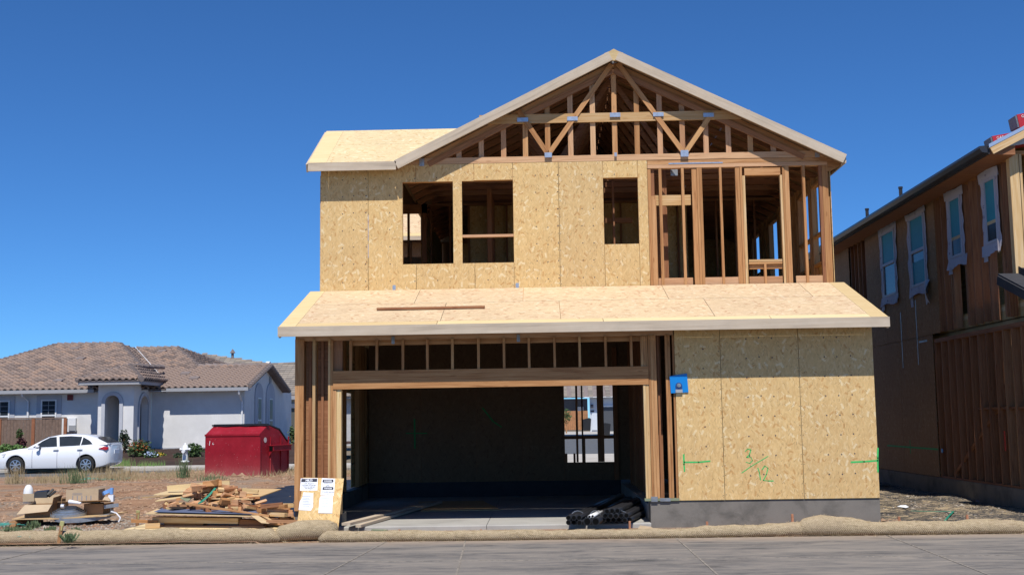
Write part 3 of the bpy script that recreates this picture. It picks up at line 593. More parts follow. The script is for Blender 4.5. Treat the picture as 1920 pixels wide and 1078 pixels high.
# rake fascias (front), with the pale end block at the peak
def fas(p0, p1, w, h, side): return lumber(H, 'fascia_board', p0, p1, w, h, 'fascia', side)
fh = .165
za = 8.235
def zc(x): return za-.4935*abs(x-1.42)-fh/2*1.115
fas((1.36, YF-.02, zc(1.36)), (-2.5, YF-.02, zc(-2.5)), .04, fh, (0, 1, 0))
fas((1.48, YF-.02, zc(1.48)), (5.44, YF-.02, zc(5.44)), .04, fh, (0, 1, 0))
MB().prism([(1.25, YF-.018, 8.165), (1.34, YF-.018, 8.2), (1.42, YF-.018, 8.245), (1.5, YF-.018, 8.2), (1.59, YF-.018, 8.165), (1.48, YF-.018, 8.03), (1.36, YF-.018, 8.03)], (0, .035, 0)).build('ridge_block', 'ply_pale', H)
fas((-4.07, YF-.02, 6.195), (-2.50, YF-.02, 6.195), .04, .150, (0, 1, 0))
fas((5.455, YF+.002, 6.165), (5.455, YBK, 6.165), .03, .155, (1, 0, 0))
fas((-2.54, 24.9, 6.165), (-2.54, 29.3, 6.165), .03, .155, (1, 0, 0))
for k in range(17):   # outlookers below the eave on the right
    lumber(H, 'rafter_tail', (5.1, YU+.05+.61*k, 6.30), (5.44, YU+.05+.61*k, 6.13), .038, .09, 'lumber_dark', (0, 1, 0))
MB().prism([(5.2, YU, 6.3), (5.46, YU, 6.17), (5.46, YU, 6.11), (5.25, YU, 6.0), (5.2, YU, 6.0)], (0, .03, 0)).build('soffit_block', 'lumber', H)
# bump roof at the left: front slope, ridge, back slope
RS = .555; RY = 22.72
def zb(y): return 6.262+RS*(y-YF) if y < RY else 6.262+RS*(RY-YF)-RS*(y-RY)
nf = Vector((0, -RS, 1)).normalized(); nb = Vector((0, RS, 1)).normalized()
def bump_x(y): return -2.53+(zb(y)-6.262)/SL-.03
ym = YF+1.0
XA = -4.08
for (a, b), mt, xa, xb in ((((YF-.03), RY), 'ply_pale', XA, XA+.33),): roofpanel([(xa, a, zb(a)), (xb, a, zb(a)), (xb, b, zb(b)), (xa, b, zb(b))], nf, mt)
for a, b in ((YF-.03, ym), (ym+.004, RY)):
    xm = XA+.333
    roofpanel([(xm, a, zb(a)), (bump_x(a), a, zb(a)), (bump_x(b), b, zb(b)), (xm, b, zb(b))], nf, 'osb_roof_pale')
b = 24.75; roofpanel([(XA, RY, zb(RY)), (bump_x(RY), RY, zb(RY)), (bump_x(b), b, zb(b)), (XA, b, zb(b))], nb, 'osb_roof_pale')
fas((XA-.015, YF, 6.18), (XA-.015, RY, 6.18+RS*(RY-YF)), .03, .15, (1, 0, 0)); fas((XA-.015, RY, 6.18+RS*(RY-YF)), (XA-.015, 24.75, zb(24.75)-.08), .03, .15, (1, 0, 0))
MB().prism([(-3.9, YU+.02, 6.1), (-3.9, 24.45, 6.1), (-3.9, RY, 7.2)], (.011, 0, 0)).build('gable_panel', 'osb_wall', H)
for k in range(4):
    x = -3.7+.41*k; lumber(H, 'rafter', (x, YF+.1, zb(YF+.1)-.08), (x, RY, zb(RY)-.08), .038, .12, 'lumber_dark', (1, 0, 0)); lumber(H, 'rafter', (x, 24.7, zb(24.7)-.08), (x, RY, zb(RY)-.08), .038, .12, 'lumber_dark', (1, 0, 0))
panel([(-3.9, 6.15), (-2.2, 6.15), (-2.2, 6.38), (-3.9, 6.36)], 24.47, name='back_panel', mat='osb_shaded')
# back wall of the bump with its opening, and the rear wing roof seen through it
panel([(-3.9, 3.93), (-2.42, 3.93), (-2.42, 5.05), (-3.9, 5.05)], 24.45, name='back_panel', mat='osb_shaded')
hboard(-3.9, -2.3, 5.96, 6.15, 24.4, mat='lumber_dark', name='header_beam'); stud(-2.70, -2.655, 5.05, 5.96, 24.4, mat='lumber_dark')
hboard(-3.9, -2.3, 5.34, 5.40, 24.41, mat='lumber_dark', name='rail'); stud(-2.40, -2.30, 3.93, 6.15, 24.4, mat='lumber_dark')
stud(-2.64, -2.60, 3.93, 5.34, 24.3, mat='lumber_dark')
WY = 29.5
def zw(y): return 6.27+.5*(y-WY)
nw = Vector((0, -.5, 1)).normalized()
roofpanel([(XA, WY, zw(WY)), (-2.0, WY, zw(WY)), (-2.0, WY+.22, zw(WY+.22)), (XA, WY+.22, zw(WY+.22))], nw, 'ply_pale')
roofpanel([(XA, WY+.223, zw(WY+.223)), (-2.0, WY+.223, zw(WY+.223)), (.5, 32.5, zw(32.5)), (XA, 32.5, zw(32.5))], nw, 'osb_roof')
lumber(H, 'fascia_board', (XA, WY-.02, 6.19), (-2.1, WY-.02, 6.19), .04, .165, 'fascia', (0, 1, 0))
panel(rect(-3.9, -2.0, 3.0, 6.2), 29.85, mat='osb_shaded')
# --- lower roof over the garage
EY = YL-.42; EZ = 3.150; LS = (3.99-EZ)/(YU-EY); EXL, EXR = -4.075, 5.40
def zl(y): return EZ+LS*(y-EY)
nlw = Vector((0, -LS, 1)).normalized()
def lp(x0, x1, y0, y1, mat): roofpanel([(x0, y0, zl(y0)), (x1, y0, zl(y0)), (x1, y1, zl(y1)), (x0, y1, zl(y1))], nlw, mat)
rw = .26
YC = EY+1.50
lp(EXL, EXL+rw, EY, YU-.004, 'ply_pale'); lp(EXR-rw, EXR, EY, YU-.004, 'ply_pale')
def splits(pxs, y, py): return [atY(p, py, y).x for p in pxs]
for a, b in zip([EXL+rw, -1.6, 1.0, 3.6], [-1.6, 1.0, 3.6, EXR-rw]): lp(a+g, b-g, EY, EY+.23, 'ply_pale')
c1 = [EXL+rw]+splits((831, 1050, 1331), EY+.8, 590)+[EXR-rw]; c2 = [EXL+rw]+splits((782, 981, 1248, 1512), EY+2.0, 555)+[EXR-rw]
for a, b in zip(c1, c1[1:]): lp(a+g, b-g, EY+.234, YC, 'osb_roof')
for a, b in zip(c2, c2[1:]): lp(a+g, b-g, YC+.014, YU-.004, 'osb_roof')
for x in c1[1:-1]: lumber(H, 'rafter', (x, EY+.05, zl(EY)-.07), (x, YC, zl(YC)-.07), .038, .12, 'lumber', (1, 0, 0))
for x in c2[1:-1]: lumber(H, 'rafter', (x, YC, zl(YC)-.07), (x, YU, zl(YU)-.07), .038, .12, 'lumber', (1, 0, 0))
for x in (-1.6, 1.0, 3.6, EXL+rw, EXR-rw): lumber(H, 'rafter', (x, EY+.05, zl(EY)-.07), (x, YU, zl(YU)-.07), .038, .12, 'lumber', (1, 0, 0))
fas((EXL, EY-.02, EZ-.062), (EXR, EY-.02, EZ-.062), .04, .155, (0, 1, 0))
for x in (EXL+.015, EXR-.015): fas((x, EY+.003, zl(EY)-.085), (x, YU-.01, zl(YU)-.085), .03, .15, (1, 0, 0))
for k in range(16):
    x = -3.85+.6067*k; lumber(H, 'rafter', (x, EY+.05, zl(EY)-.07), (x, YU, zl(YU)-.07), .038, .12, 'lumber', (1, 0, 0))
for x in (-3.895, 5.225): MB().prism([(x, YL+.02, 3.0), (x, YU, 3.0), (x, YU, 3.85), (x, YL+.02, zl(YL)-.03)], (.011, 0, 0)).build('gable_panel', 'osb_wall', H)
for px in (737, 972): 
    c = atY(px, 637, YL); MB().box(c.x-.025, c.x+.025, YL-.003, YL, 2.9, 3.02).build('steel_strap', 'galv_dull', H)
# blue flashing panel with socket box
bp = MB(); c = [atY(px, py, YL-.02) for px, py in ((1255.5, 705), (1288, 700), (1291, 735), (1258, 737))]
bp.prism(c, (0, .006, 0)); bo = bp.build('flashing_panel', 'blue_plastic', H)
def blue_bits():
    c = atY(1273, 724, YL-.02)
    MB().box(c.x-.055, c.x+.05, YL-.034, YL-.0215, c.z-.10, c.z+.01).lathe([(.05, -.04), (.05, -.0215)], (c.x-.003, YL, c.z+.01), 'Y').build('socket_body', 'blue_dark', bo)
    MB().lathe([(.032, -.05), (.032, -.041)], (c.x-.003, YL, c.z+.014), 'Y').build('socket_ring', 'galv_dull', bo)
    MB().box(c.x-.056, c.x+.052, YL-.04, YL-.035, c.z-.10, c.z-.05).build('socket_label', 'meter_grey', bo)
blue_bits()
# nails
m = MB(); NR = .011
def nails(x0, x1, z0, z1, y, dx=.205, dz=.305, skip=()):
    k = 0; x = x0
    while x <= x1:
        z = z0+random.uniform(0, .02)
        while z <= z1:
            if not any(a < x < b and c < z < d for a, b, c, d in skip):
                xj = x+random.uniform(-.006, .006); m.add([(xj+NR*math.cos(t), y-.0012, z+NR*math.sin(t)) for t in (0, 1.05, 2.09, 3.14, 4.19, 5.24)], [(5, 4, 3, 2, 1, 0)])
            z += dz
        x += dx
NR = .012; nails(2.58, 2.59, .9, 3, YL); nails(3.26, 3.7, .75, 3, YL); nails(4.48, 4.9, .75, 3, YL); NR = .006
for x in (2.87, 2.83, 4.06, 4.10): nails(x, x+.01, .45, 3, YL, dz=.15)
wins = [(-2.46, -1.31, 4.42, 6.0), (-1.52, -.40, 4.42, 6.0), (1.15, 1.85, 4.7, 6.0)]
NR = .011
for x in (-3.5, -3.3, -3.08, -2.65, -1.8, -.9, -.02, .18, .37, .8, 1.0, 1.4, -2.2): nails(x, x+.01, 4.15, 6.2, YU, dz=.31, skip=wins)
NR = .007
for x in (-3.07, -.45, -.41, .37, .41): nails(x, x+.01, 4.05, 6.2, YU, dz=.15, skip=wins)
tag(m.build('nail_heads', 'ink', H), kind='stuff')
# green spray marks
def strokes(pl, yf, w, name='spray_mark', mat='spray_green', parent=None):
    mm = MB()
    for pts in pl:
        P = [atY(a, b, yf) for a, b in pts]
        for p, q in zip(P, P[1:]):
            d = (q-p).normalized(); mm.bar((p.x-d.x*w*.3, yf-.0016, p.z-d.z*w*.3), (q.x+d.x*w*.3, yf-.0016, q.z+d.z*w*.3), .0012, w*random.uniform(.6, 1.0), (0, 1, 0))
    return mm.build(name, mat, parent or H)
strokes([[(1282, 852), (1282.5, 870), (1283.5, 883)], [(1283, 866), (1310, 866), (1331, 864)]], YL, .03)
strokes([[(1646, 840), (1645.5, 858), (1646, 884)], [(1645, 863), (1620, 865), (1596, 866)]], YL, .028)
strokes([[(1397, 846), (1402, 841), (1408, 843), (1405, 852), (1400, 857), (1408, 857), (1411, 863), (1406, 868), (1399, 866)]], YL, .016)
strokes([[(1391, 886), (1408, 874), (1440, 855)]], YL, .018)
strokes([[(1421, 877), (1424, 886), (1426, 899)], [(1429, 880), (1434, 873), (1440, 877), (1437, 889), (1431, 900), (1441, 901), (1450, 901)]], YL, .017)
strokes([[(777, 786), (778, 840)], [(762, 812), (800, 812)], [(905, 765), (925, 790), (940, 800)]], 25.985, .035, mat='spray_green_dark')
# plank lying on the lower roof
a = atplane(707, 583.5, (EZ, EY, LS)); b = atplane(909, 579.5, (EZ, EY, LS))
tag(lumber(None, 'loose_plank', a+Vector((0, 0, .035)), b+Vector((0, 0, .035)), .09, .038, 'lumber_dark', (0, 1, 0)), 'single reddish plank left lying on the lower garage roof of the framed house', 'plank')

# ------------------------------------------------------------------ right-hand neighbour, also framed
NX = 8.16; NY = 20.45
NB = thing('neighbouring_framed_house', (NX, NY, 0), 'half-built house at the right edge with dark roof edge and four taped narrow windows', 'house')
MB().box(NX-.01, NX+.25, 18.25, 36, -.3, .37).build('foundation', 'concrete_dark', NB)
def nstud(y, z0, z1, w=.038, x=NX+.015, d=.14, mat='lumber_dark', name='stud'):
    return lumber(NB, name, (x+d/2, y, z0), (x+d/2, y, z1), d, w, mat, (1, 0, 0))
nw_ = [(27.2, 28.2, 4.40, 5.90), (25.1, 26.05, 4.40, 5.90), (22.88, 23.5, 4.69, 5.86), (21.08, 21.62, 4.69, 5.86)]
def npan(y0, y1, z0, z1, holes=()):
    side_wall(NX, y0, y1, z0, z1, list(holes), 1, 'osb_side_shaded', NB, 'side_panel')
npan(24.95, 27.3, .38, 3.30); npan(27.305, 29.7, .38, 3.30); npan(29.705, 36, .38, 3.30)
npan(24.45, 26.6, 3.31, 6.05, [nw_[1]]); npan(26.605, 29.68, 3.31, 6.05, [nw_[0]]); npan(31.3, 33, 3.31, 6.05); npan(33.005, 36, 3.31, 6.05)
for k in range(18):
    y = 18.4+.406*k
    if y < 24.9: nstud(y, .41, 3.12)
    if 20.5 < y < 24.5 and not any(a < y < b for a, b, _, _ in nw_): nstud(y, 3.33, 6.1)
for k in range(5): nstud(29.75+.35*k, 3.33, 6.1)
for y in (20.98, 21.02, 21.68, 22.8, 23.56): nstud(y, 3.33, 6.1, .04)
for z in (.39, 3.14, 3.18): lumber(NB, 'plate', (NX+.085, 18.3, z), (NX+.085, 24.93, z), .14, .04, 'lumber_dark', (1, 0, 0))
for z in (6.07,): lumber(NB, 'plate', (NX+.085, NY, z), (NX+.085, 36, z), .14, .06, 'lumber', (1, 0, 0))
lumber(NB, 'blocking', (NX+.085, 20.5, 1.75), (NX+.085, 22.7, 1.75), .09, .04, 'lumber_dark', (1, 0, 0))
lumber(NB, 'diagonal_brace', (NX+.05, 24.2, .45), (NX+.12, 21.9, 1.75), .03, .07, 'lumber_dark', (1, 0, 0))
for a, b, z0, z1 in nw_: 
    for z in (z0-.03, z1+.03): lumber(NB, 'window_header', (NX+.085, a-.05, z), (NX+.085, b+.05, z), .14, .05, 'lumber_dark', (1, 0, 0))
MB().box(NX+.3, NX+.312, 18.3, 36, .4, 3.1).build('inner_wall', 'osb_wall', NB); MB().box(NX+.2, NX+.21, 20.6, 36, 3.3, 3.6).build('rim_board', 'osb_wall', NB)
MB().box(NX+1.2, NX+1.21, 21, 36, 3.6, 6.85).build('inner_wall', 'osb_wall', NB)
lumber(NB, 'corner_post', (NX+.08, NY+.06, 3.75), (NX+.08, NY+.06, 6.1), .16, .14, 'lumber_pale', (1, 0, 0))
lumber(NB, 'corner_post', (NX+.2, NY+.08, 3.75), (NX+.2, NY+.08, 6.1), .04, .14, 'lumber_pale', (1, 0, 0))
for k in range(4): lumber(NB, 'stud', (NX+.75+.406*k, NY+.06, 3.75), (NX+.75+.406*k, NY+.06, 6.1), .038, .09)
for z in (6.13, 3.8): lumber(NB, 'plate', (NX, NY+.06, z), (NX+6, NY+.06, z), .09, .06, 'lumber', (0, 1, 0))
# windows with sash, pane and loose flashing tape
def crumpled(parent, outline_fn, n, m_, name='flashing_tape'):
    mm = MB(); vs = []
    for j in range(m_+1):
        for i in range(n+1):
            y, z, o = outline_fn(i/n, j/m_); vs.append((NX-.012-o, y, z))
    mm.add(vs, [(j*(n+1)+i, j*(n+1)+i+1, (j+1)*(n+1)+i+1, (j+1)*(n+1)+i) for j in range(m_) for i in range(n)])
    return mm.build(name, 'flashing', parent, smooth=True)
for q, (a, b, z0, z1) in enumerate(nw_):
    fr = MB(); e = .045; x0, x1 = NX-.03, NX+.05
    fr.box(x0, x1, a, a+e, z0, z1).box(x0, x1, b-e, b, z0, z1).box(x0, x1, a+e, b-e, z0, z0+e).box(x0, x1, a+e, b-e, z1-e, z1)
    wf = fr.build('window_frame', 'vinyl_frame', NB)
    zm = z0+.62*(z1-z0) if q < 2 else None
    if q < 2:
        zm = z0+.5*(z1-z0); MB().box(x0-.006, x1, a+e, b-e, zm-.03, zm+.03).build('sash_rail', 'vinyl_frame', wf)
        MB().box(NX-.01, NX-.004, a+e, b-e, zm+.03, z1-e).build('pane', 'glass_teal', wf)
        if q == 0: MB().box(NX+.0, NX+.006, a+e, b-e, z0+e, zm-.03).build('pane', 'glass_dark', wf)
        else:
            MB().box(NX+.0, NX+.006, a+e, b-e, z0+e, zm-.22).build('pane', 'glass_teal', wf); MB().box(NX+.0, NX+.006, a+e, b-e, zm-.219, zm-.03).build('pane', 'glass_dark', wf)
    else:
        zz = z0+e+.30; MB().box(NX-.01, NX-.004, a+e, b-e, zz, z1-e).build('pane', 'glass_teal', wf); MB().box(NX-.01, NX-.004, a+e, b-e, z0+e, zz-.001).build('pane', 'glass_dark', wf)
        MB().box(NX-.012, NX-.003, a+e, b-e, zz, zz+.06).build('sash_rail', 'plywood', wf)
    w = .15
    def wav(t, s_): return .022*math.sin(t*5+s_*1.7)+.006*math.sin(t*17+s_*2)
    crumpled(NB, lambda u, v: (a-w+u*w+wav(v, q)*(1-u), z0-.12+v*(z1-z0+.14), abs(wav(v*2, q))*(1-u)), 3, 14)
    crumpled(NB, lambda u, v: (b+u*w+wav(v, q+2)*u, z0-.3-.12*(q == 1)+v*(z1-z0+.32+.12*(q == 1)), abs(wav(v*2, q+1))*u), 3, 14)
    crumpled(NB, lambda u, v: (a-w-.04+u*(b-a+2*w+.12), z1-.01+v*(.17 if q != 1 else .13)+wav(u, q)*.7, .008+abs(wav(u*2, q))*v), 14, 3)
    crumpled(NB, lambda u, v: (a-w-.1*(q == 2)+u*(b-a+2*w+.05+.06*(q > 1)), z0+.0-v*(.2+.03*math.sin(u*7+q)), .006+abs(wav(u*3, q+3))*v*2), 14, 3)
    if q == 1: crumpled(NB, lambda u, v: (a-.30+u*.42*(1-.3*v)+.15*v*0, z0+.08-v*.50+u*.0-.1*abs(u-.5), .03+.10*math.sin(v*3)*(1-u)), 8, 8)
    if q == 0: crumpled(NB, lambda u, v: (b-.05+u*.32, z0-.14-v*.14-u*.22, .02+.04*u), 8, 3)
    if q == 3: crumpled(NB, lambda u, v: (a-w-.02+u*.10, z0+.02-v*.22-.04*u, .03+.06*(1-u)), 4, 6)
# eave, gutter and roof
NE = 6.19
def zn(x): return NE+.5*(x-7.72)
MB().prism([(7.72, NY-.32, NE), (12.4, NY-.32, zn(12.4)), (12.4, NY-.32, zn(12.4)-.013), (7.72, NY-.32, NE-.013)], (0, 16, 0)).build('roof_deck', 'roof_felt', NB)
MB().prism([(12.41, NY-.32, zn(12.4)), (17.1, NY-.32, NE), (17.1, NY-.32, NE-.013), (12.41, NY-.32, zn(12.4)-.013)], (0, 16, 0)).build('roof_deck', 'roof_felt', NB)
lumber(NB, 'fascia_board', (7.74, NY-.33, NE-.09), (12.4, NY-.33, zn(12.4)-.09), .03, .14, 'lumber_pale', (0, 1, 0))
MB().prism([(7.70, NY-.352, NE-.045), (12.4, NY-.352, zn(12.4)-.045), (12.4, NY-.352, zn(12.4)+.02), (7.70, NY-.352, NE+.02)], (0, .006, 0)).build('drip_edge', 'drip_edge', NB)
MB().box(7.70, 7.73, NY-.3, 36, NE-.14, NE-.03).build('fascia_board', 'roof_felt', NB)
gm_ = MB(); gm_.prism([(7.56, 0, 0), (7.56, 0, -.04), (7.60, 0, -.105), (7.695, 0, -.12), (7.695, 0, .01), (7.685, 0, .01), (7.685, 0, -.10), (7.605, 0, -.09), (7.575, 0, -.035), (7.575, 0, 0)], (0, 15.9, 0))
gm_.v = [(x, y+NY-.28, z+NE+.0) for x, y, z in gm_.v]; gm_.build('gutter', 'gutter_black', NB)
MB().prism([(7.56, NY-.29, NE), (7.56, NY-.29, NE-.04), (7.60, NY-.29, NE-.105), (7.695, NY-.29, NE-.12), (7.695, NY-.29, NE+.01)], (0, .012, 0)).build('gutter_end', 'gutter_black', NB)
MB().prism([(7.73, NY-.29, NE-.03), (NX, NY-.29, NE-.0), (NX, NY-.29, NE-.16), (7.73, NY-.29, NE-.15)], (0, 16, 0)).build('soffit', 'lumber_dark', NB)
for px, py, Y_ in ((1628, 412, 28.6), (1686, 376, 25.9)):
    z = zn(7.95); MB().lathe([(.04, z-.03), (.04, z+.26), (.05, z+.26), (.05, z+.3)], (7.95, Y_, 0), 'Z', 10).build('vent_pipe', 'gutter_black', NB)
MB().box(NX+.2, 16.6, NY+.02, 36, 3.2, 3.32).build('floor_deck', 'osb_wall', NB); MB().box(16.5, 16.6, 18.3, 36, .4, 6.1).build('side_panel', 'osb_wall', NB); MB().box(NX+.4, 16.4, 30, 30.02, .4, 6.1).build('inner_wall', 'osb_wall', NB)
MB().prism([(NX+.02, 35.9, .4), (16.5, 35.9, .4), (16.5, 35.9, 6.3), (12.4, 35.9, 8.4), (NX+.02, 35.9, 6.35)], (0, .03, 0)).build('rear_panel', 'osb_shaded', NB); MB().box(NX+.35, 16.6, 18.1, NY, 3.12, 3.16).build('floor_deck', 'osb_wall', NB)
# porch roof below
PL = (3.16, 18.05, .33)
m = MB(); m.prism([(7.85, 18.05, 3.2), (7.85, NY-.01, 4.0), (12, NY-.01, 4.0), (12, 18.05, 3.2)], (0, 0, .03)); m.build('porch_roof', 'roof_felt', NB)
lumber(NB, 'porch_fascia', (7.84, 18.05, 3.12), (7.84, NY-.02, 3.915), .03, .15, 'roof_felt', (1, 0, 0))
MB().prism([(8.2, NY-.02, 3.84), (8.2, NY-.9, 3.66), (8.2, NY-.9, 3.84), (8.2, NY-.02, 4.15)], (.01, 0, 0)).build('step_flashing', 'roof_felt', NB)
MB().box(8.2, 12, NY-.03, NY-.02, 3.9, 4.12).build('step_flashing', 'roof_felt', NB)
# straps and marks
for y, z0, z1 in ((27.05, 2.7, 3.95), (25.95, 2.72, 4.12)): MB().box(NX-.003, NX-.001, y-.02, y+.02, z0, z1).build('tie_strap', 'galv_dull', NB)
MB().box(NX-.003, NX-.001, 25.3, 25.85, 3.18, 3.22).build('tie_strap', 'galv_dull', NB)
mm = MB(); mm.box(NX-.003, NX-.001, 24.96, 28.6, .92, .96).box(NX-.004, NX-.002, 26.8, 26.85, .8, 1.1); mm.build('spray_mark', 'spray_green_dark', NB)
MB().lathe([(.045, NX+.0), (.045, NX+.012)], (0, 24.75, .92), 'X', 12).build('spray_dot', 'blue_plastic', NB)
MB().box(NX+.012, NX+.0145, 21.38, 21.44, 1.0, 1.35).build('spray_mark', 'spray_red', NB)
# shingle bundles stacked on that roof
def bundle(x, y, dz, lab, txt='GAF'):
    ang = math.atan(.5); t = thing('shingle_bundle', (x, y, zn(x)+.01+dz), lab, 'shingle bundle', 'wrapped shingle bundles on the neighbouring roof')
    rot = Matrix.Translation(WM[t].translation) @ Matrix.Rotation(-ang*.35, 4, 'Y'); WM[t] = rot; t.matrix_basis = rot
    def b(n, mt, *a):
        mm = MB(); mm.box(*a); return mm.build(n, mt, t, mw=rot)
    b('shingles', 'bundle_grey', .0, .03, -.02, .30, -.13, .08); b('wrapper', 'bundle_red', .031, .92, -.03, .31, -.14, .095); b('wrapper_band', 'bundle_white', .2, .92, -.033, -.0305, -.14, -.03 if txt else .02)
    if txt:
        text(t, 'logo', txt, .07, 'paper', rot @ Matrix.Translation((.16, -.036, .045)) @ Matrix.Rotation(R(90), 4, 'X')); b('print_line', 'paper', .26, .55, -.034, -.032, .055, .065); b('print_line', 'paper', .26, .6, -.034, -.032, .03, .036)
    return t
bundle(7.93, 20.6, .05, 'red wrapped shingle bundle lowest on the neighbouring roof, just above the gutter end')
bundle(8.34, 20.62, -.05, 'red and white shingle bundle under another one at the picture edge', None)
bundle(8.38, 20.6, .20, 'red shingle bundle on top of another, highest at the right picture edge')
# ------------------------------------------------------------------ tiled roofs and the stucco house
def tile_mesh(w, l, n=4):
    mm = MB(); vs = []; pr = [(0, .0), (.18, .015), (.36, .07), (.52, .085), (.68, .07), (.86, .015), (1, 0)]
    for j in (0, 1):
        for u, h in pr: vs.append(((u-.5)*w, (j-.06)*l, h+.085*(1-j)+.0))
    for u, h in pr: vs.append(((u-.5)*w, -.03*l, h-.01))
    k = len(pr); mm.add(vs, [(i, i+1, k+i+1, k+i) for i in range(k-1)]+[(2*k+i, 2*k+i+1, i+1, i) for i in range(k-1)]); return mm
TM = tile_mesh(.30, .36)
TME = TM.mesh('roof_tile', 'clay_tile', True)
def inside(p, poly):
    c = False; n = len(poly)
    for i in range(n):
        x1, y1 = poly[i]; x2, y2 = poly[(i+1) % n]
        if (y1 > p[1]) != (y2 > p[1]) and p[0] < (x2-x1)*(p[1]-y1)/(y2-y1)+x1: c = not c
    return c
def tiled(parent, poly, udir, singles=0, base='clay_tile', w=.30, l=.36, tilemb=None):
    """poly: 3D planar outline. udir: along the eave. Tiles step up the slope."""
    P0 = Vector(poly[0]); U_ = Vector(udir).normalized(); n = Vector((0, 0, 0))
    for i in range(len(poly)): n += Vector(poly[i]).cross(Vector(poly[(i+1) % len(poly)]))
    n.normalize(); 
    if n.z < 0: n = -n
    V_ = n.cross(U_); 
    if V_.z < 0: V_ = -V_; U_ = -U_
    q = [((Vector(p)-P0).dot(U_), (Vector(p)-P0).dot(V_)) for p in poly]
    MB().prism([Vector(p)-n*.02 for p in poly], n*-.05).build('roof_deck', 'tile_cap', parent)
    u0 = min(a for a, b in q); u1 = max(a for a, b in q); v0 = min(b for a, b in q); v1 = max(b for a, b in q)
    tb = tilemb or TM; rest = MB(); cnt = 0; j = 0
    while v0+j*l < v1:
        v = v0+j*l; i = 0
        while u0+i*w < u1:
            u = u0+(i+.5)*w; i += 1
            if not inside((u, v+l*.45), q): continue
            mw = Matrix((U_, V_, n)).transposed().to_4x4(); mw.translation = P0+U_*u+V_*v+n*random.uniform(0, .006)
            if cnt < singles:
                o = bpy.data.objects.new('roof_tile', TME); put(o, parent, mw); cnt += 1
            else: rest.add([mw @ Vector(t) for t in tb.v], tb.f)
        j += 1
    if rest.v:
        o = rest.build('roof_tiles', base, parent, smooth=True); tag(o, kind='stuff')
    return cnt
def caps(parent, a, b, r=.13, l=.36, name='ridge_tile'):
    a = Vector(a); b = Vector(b); L = (b-a).length; n = max(1, int(L/l)); d = (b-a)/n; mm = MB()
    for i in range(n):
        p = a+d*i; mm.tube([p+Vector((0, 0, .03)), p+d*1.02+Vector((0, 0, .0))], [r*1.08, r*.88], 8)
    return tag(mm.build(name+'s', 'tile_cap', parent, smooth=False), kind='stuff') if n > 60 else mm.build(name, 'tile_cap', parent)
def build_ridge(parent, a, b, r=.13, l=.36):
    a = Vector(a); b = Vector(b); L = (b-a).length; n = max(1, int(L/l)); d = (b-a)/n; me = None
    for i in range(n):
        p = a+d*i; mw = Matrix.Translation(p)
        if me is None: me = MB().tube([Vector((0, 0, .035)), d*1.04], [r*1.1, r*.88], 8).mesh('ridge_tile', 'tile_cap')
        put(bpy.data.objects.new('ridge_tile', me), parent, mw)
SH = thing('stucco_house', (-17, 57, .5), 'single-storey white stucco house with brown clay tile roof and arched entry tower', 'house')
RW = 56.5                       # right block front wall
rz = atY(370, 727, RW-.55).z
PR_ = (rz, RW-.55, .27)
# walls
xr = atY(458, 790, RW).x; xt = atY(283, 790, RW).x
TX0, TX1 = atY(183, 790, 54).x, atY(250, 790, 54).x
MB().box(TX1+.002, xr, RW, RW+.2, .3, rz-.03).build('wall', 'stucco', SH)
MB().box(TX1+.002, xr, RW-.03, RW-.001, .45, .62).build('wall_base_band', 'stucco_trim', SH)
GB = 67.2; ax = xr; GM = (RW+GB)/2; gzp = rz+.27*(GM-RW)+.1
# gable end wall (faces right) with two niches holding narrow windows
def gable(): 
    mm = MB(); mm.prism([(ax, RW+.2, .3), (ax, GB, .3), (ax, GB, rz-.03), (ax, GM, gzp-.05), (ax, RW+.2, rz-.03)], (-.2, 0, 0)); return mm.build('gable_wall', 'stucco', SH)
gw = gable()
for px in (481, 503):
    y = 13.4; 
    yy = next(Y_/100 for Y_ in range(5500, 7000) if atY(px, 770, Y_/100).x >= ax-.0 - 0 or True and (atY(px, 770, Y_/100).x-ax) < 0.02) if False else None
def ywall(px):            # where the line of sight through a column meets the gable wall
    lo, hi = 50, 75
    for _ in range(40):
        mid = (lo+hi)/2
        if atY(px, 770, mid).x > ax: lo = mid
        else: hi = mid
    return mid
for pa, pb in ((479, 487), (500, 509)):
    ya, yb = ywall(pa), ywall(pb); z1_ = 2.75; z0_ = .9
    if ya > yb: ya, yb = yb, ya
    ya -= .25; yb += .55; n = 10; c = (ya+yb)/2; r_ = (yb-ya)/2
    arch = [(ax+.004, ya, z0_), (ax+.004, yb, z0_)]+[(ax+.004, c+r_*math.cos(t*math.pi/n), 3.0+r_*math.sin(t*math.pi/n)*.8) for t in range(n+1)]
    MB().prism(arch, (.05, 0, 0)).build('arch_niche', 'stucco_trim', SH)
    w_ = MB().box(ax+.056, ax+.09, c-.42, c+.30, z0_+.1, 2.95).build('window', 'white_paint', SH)
    for zz in ((z0_+.16, 1.80), (1.88, 2.89)): MB().box(ax+.091, ax+.1, c-.36, c+.24, *zz).build('pane', 'glass_house', w_)
MB().box(ax+.003, ax+.05, GM-.2, GM+.15, 3.75, 4.1).build('gable_vent', 'meter_grey', SH)
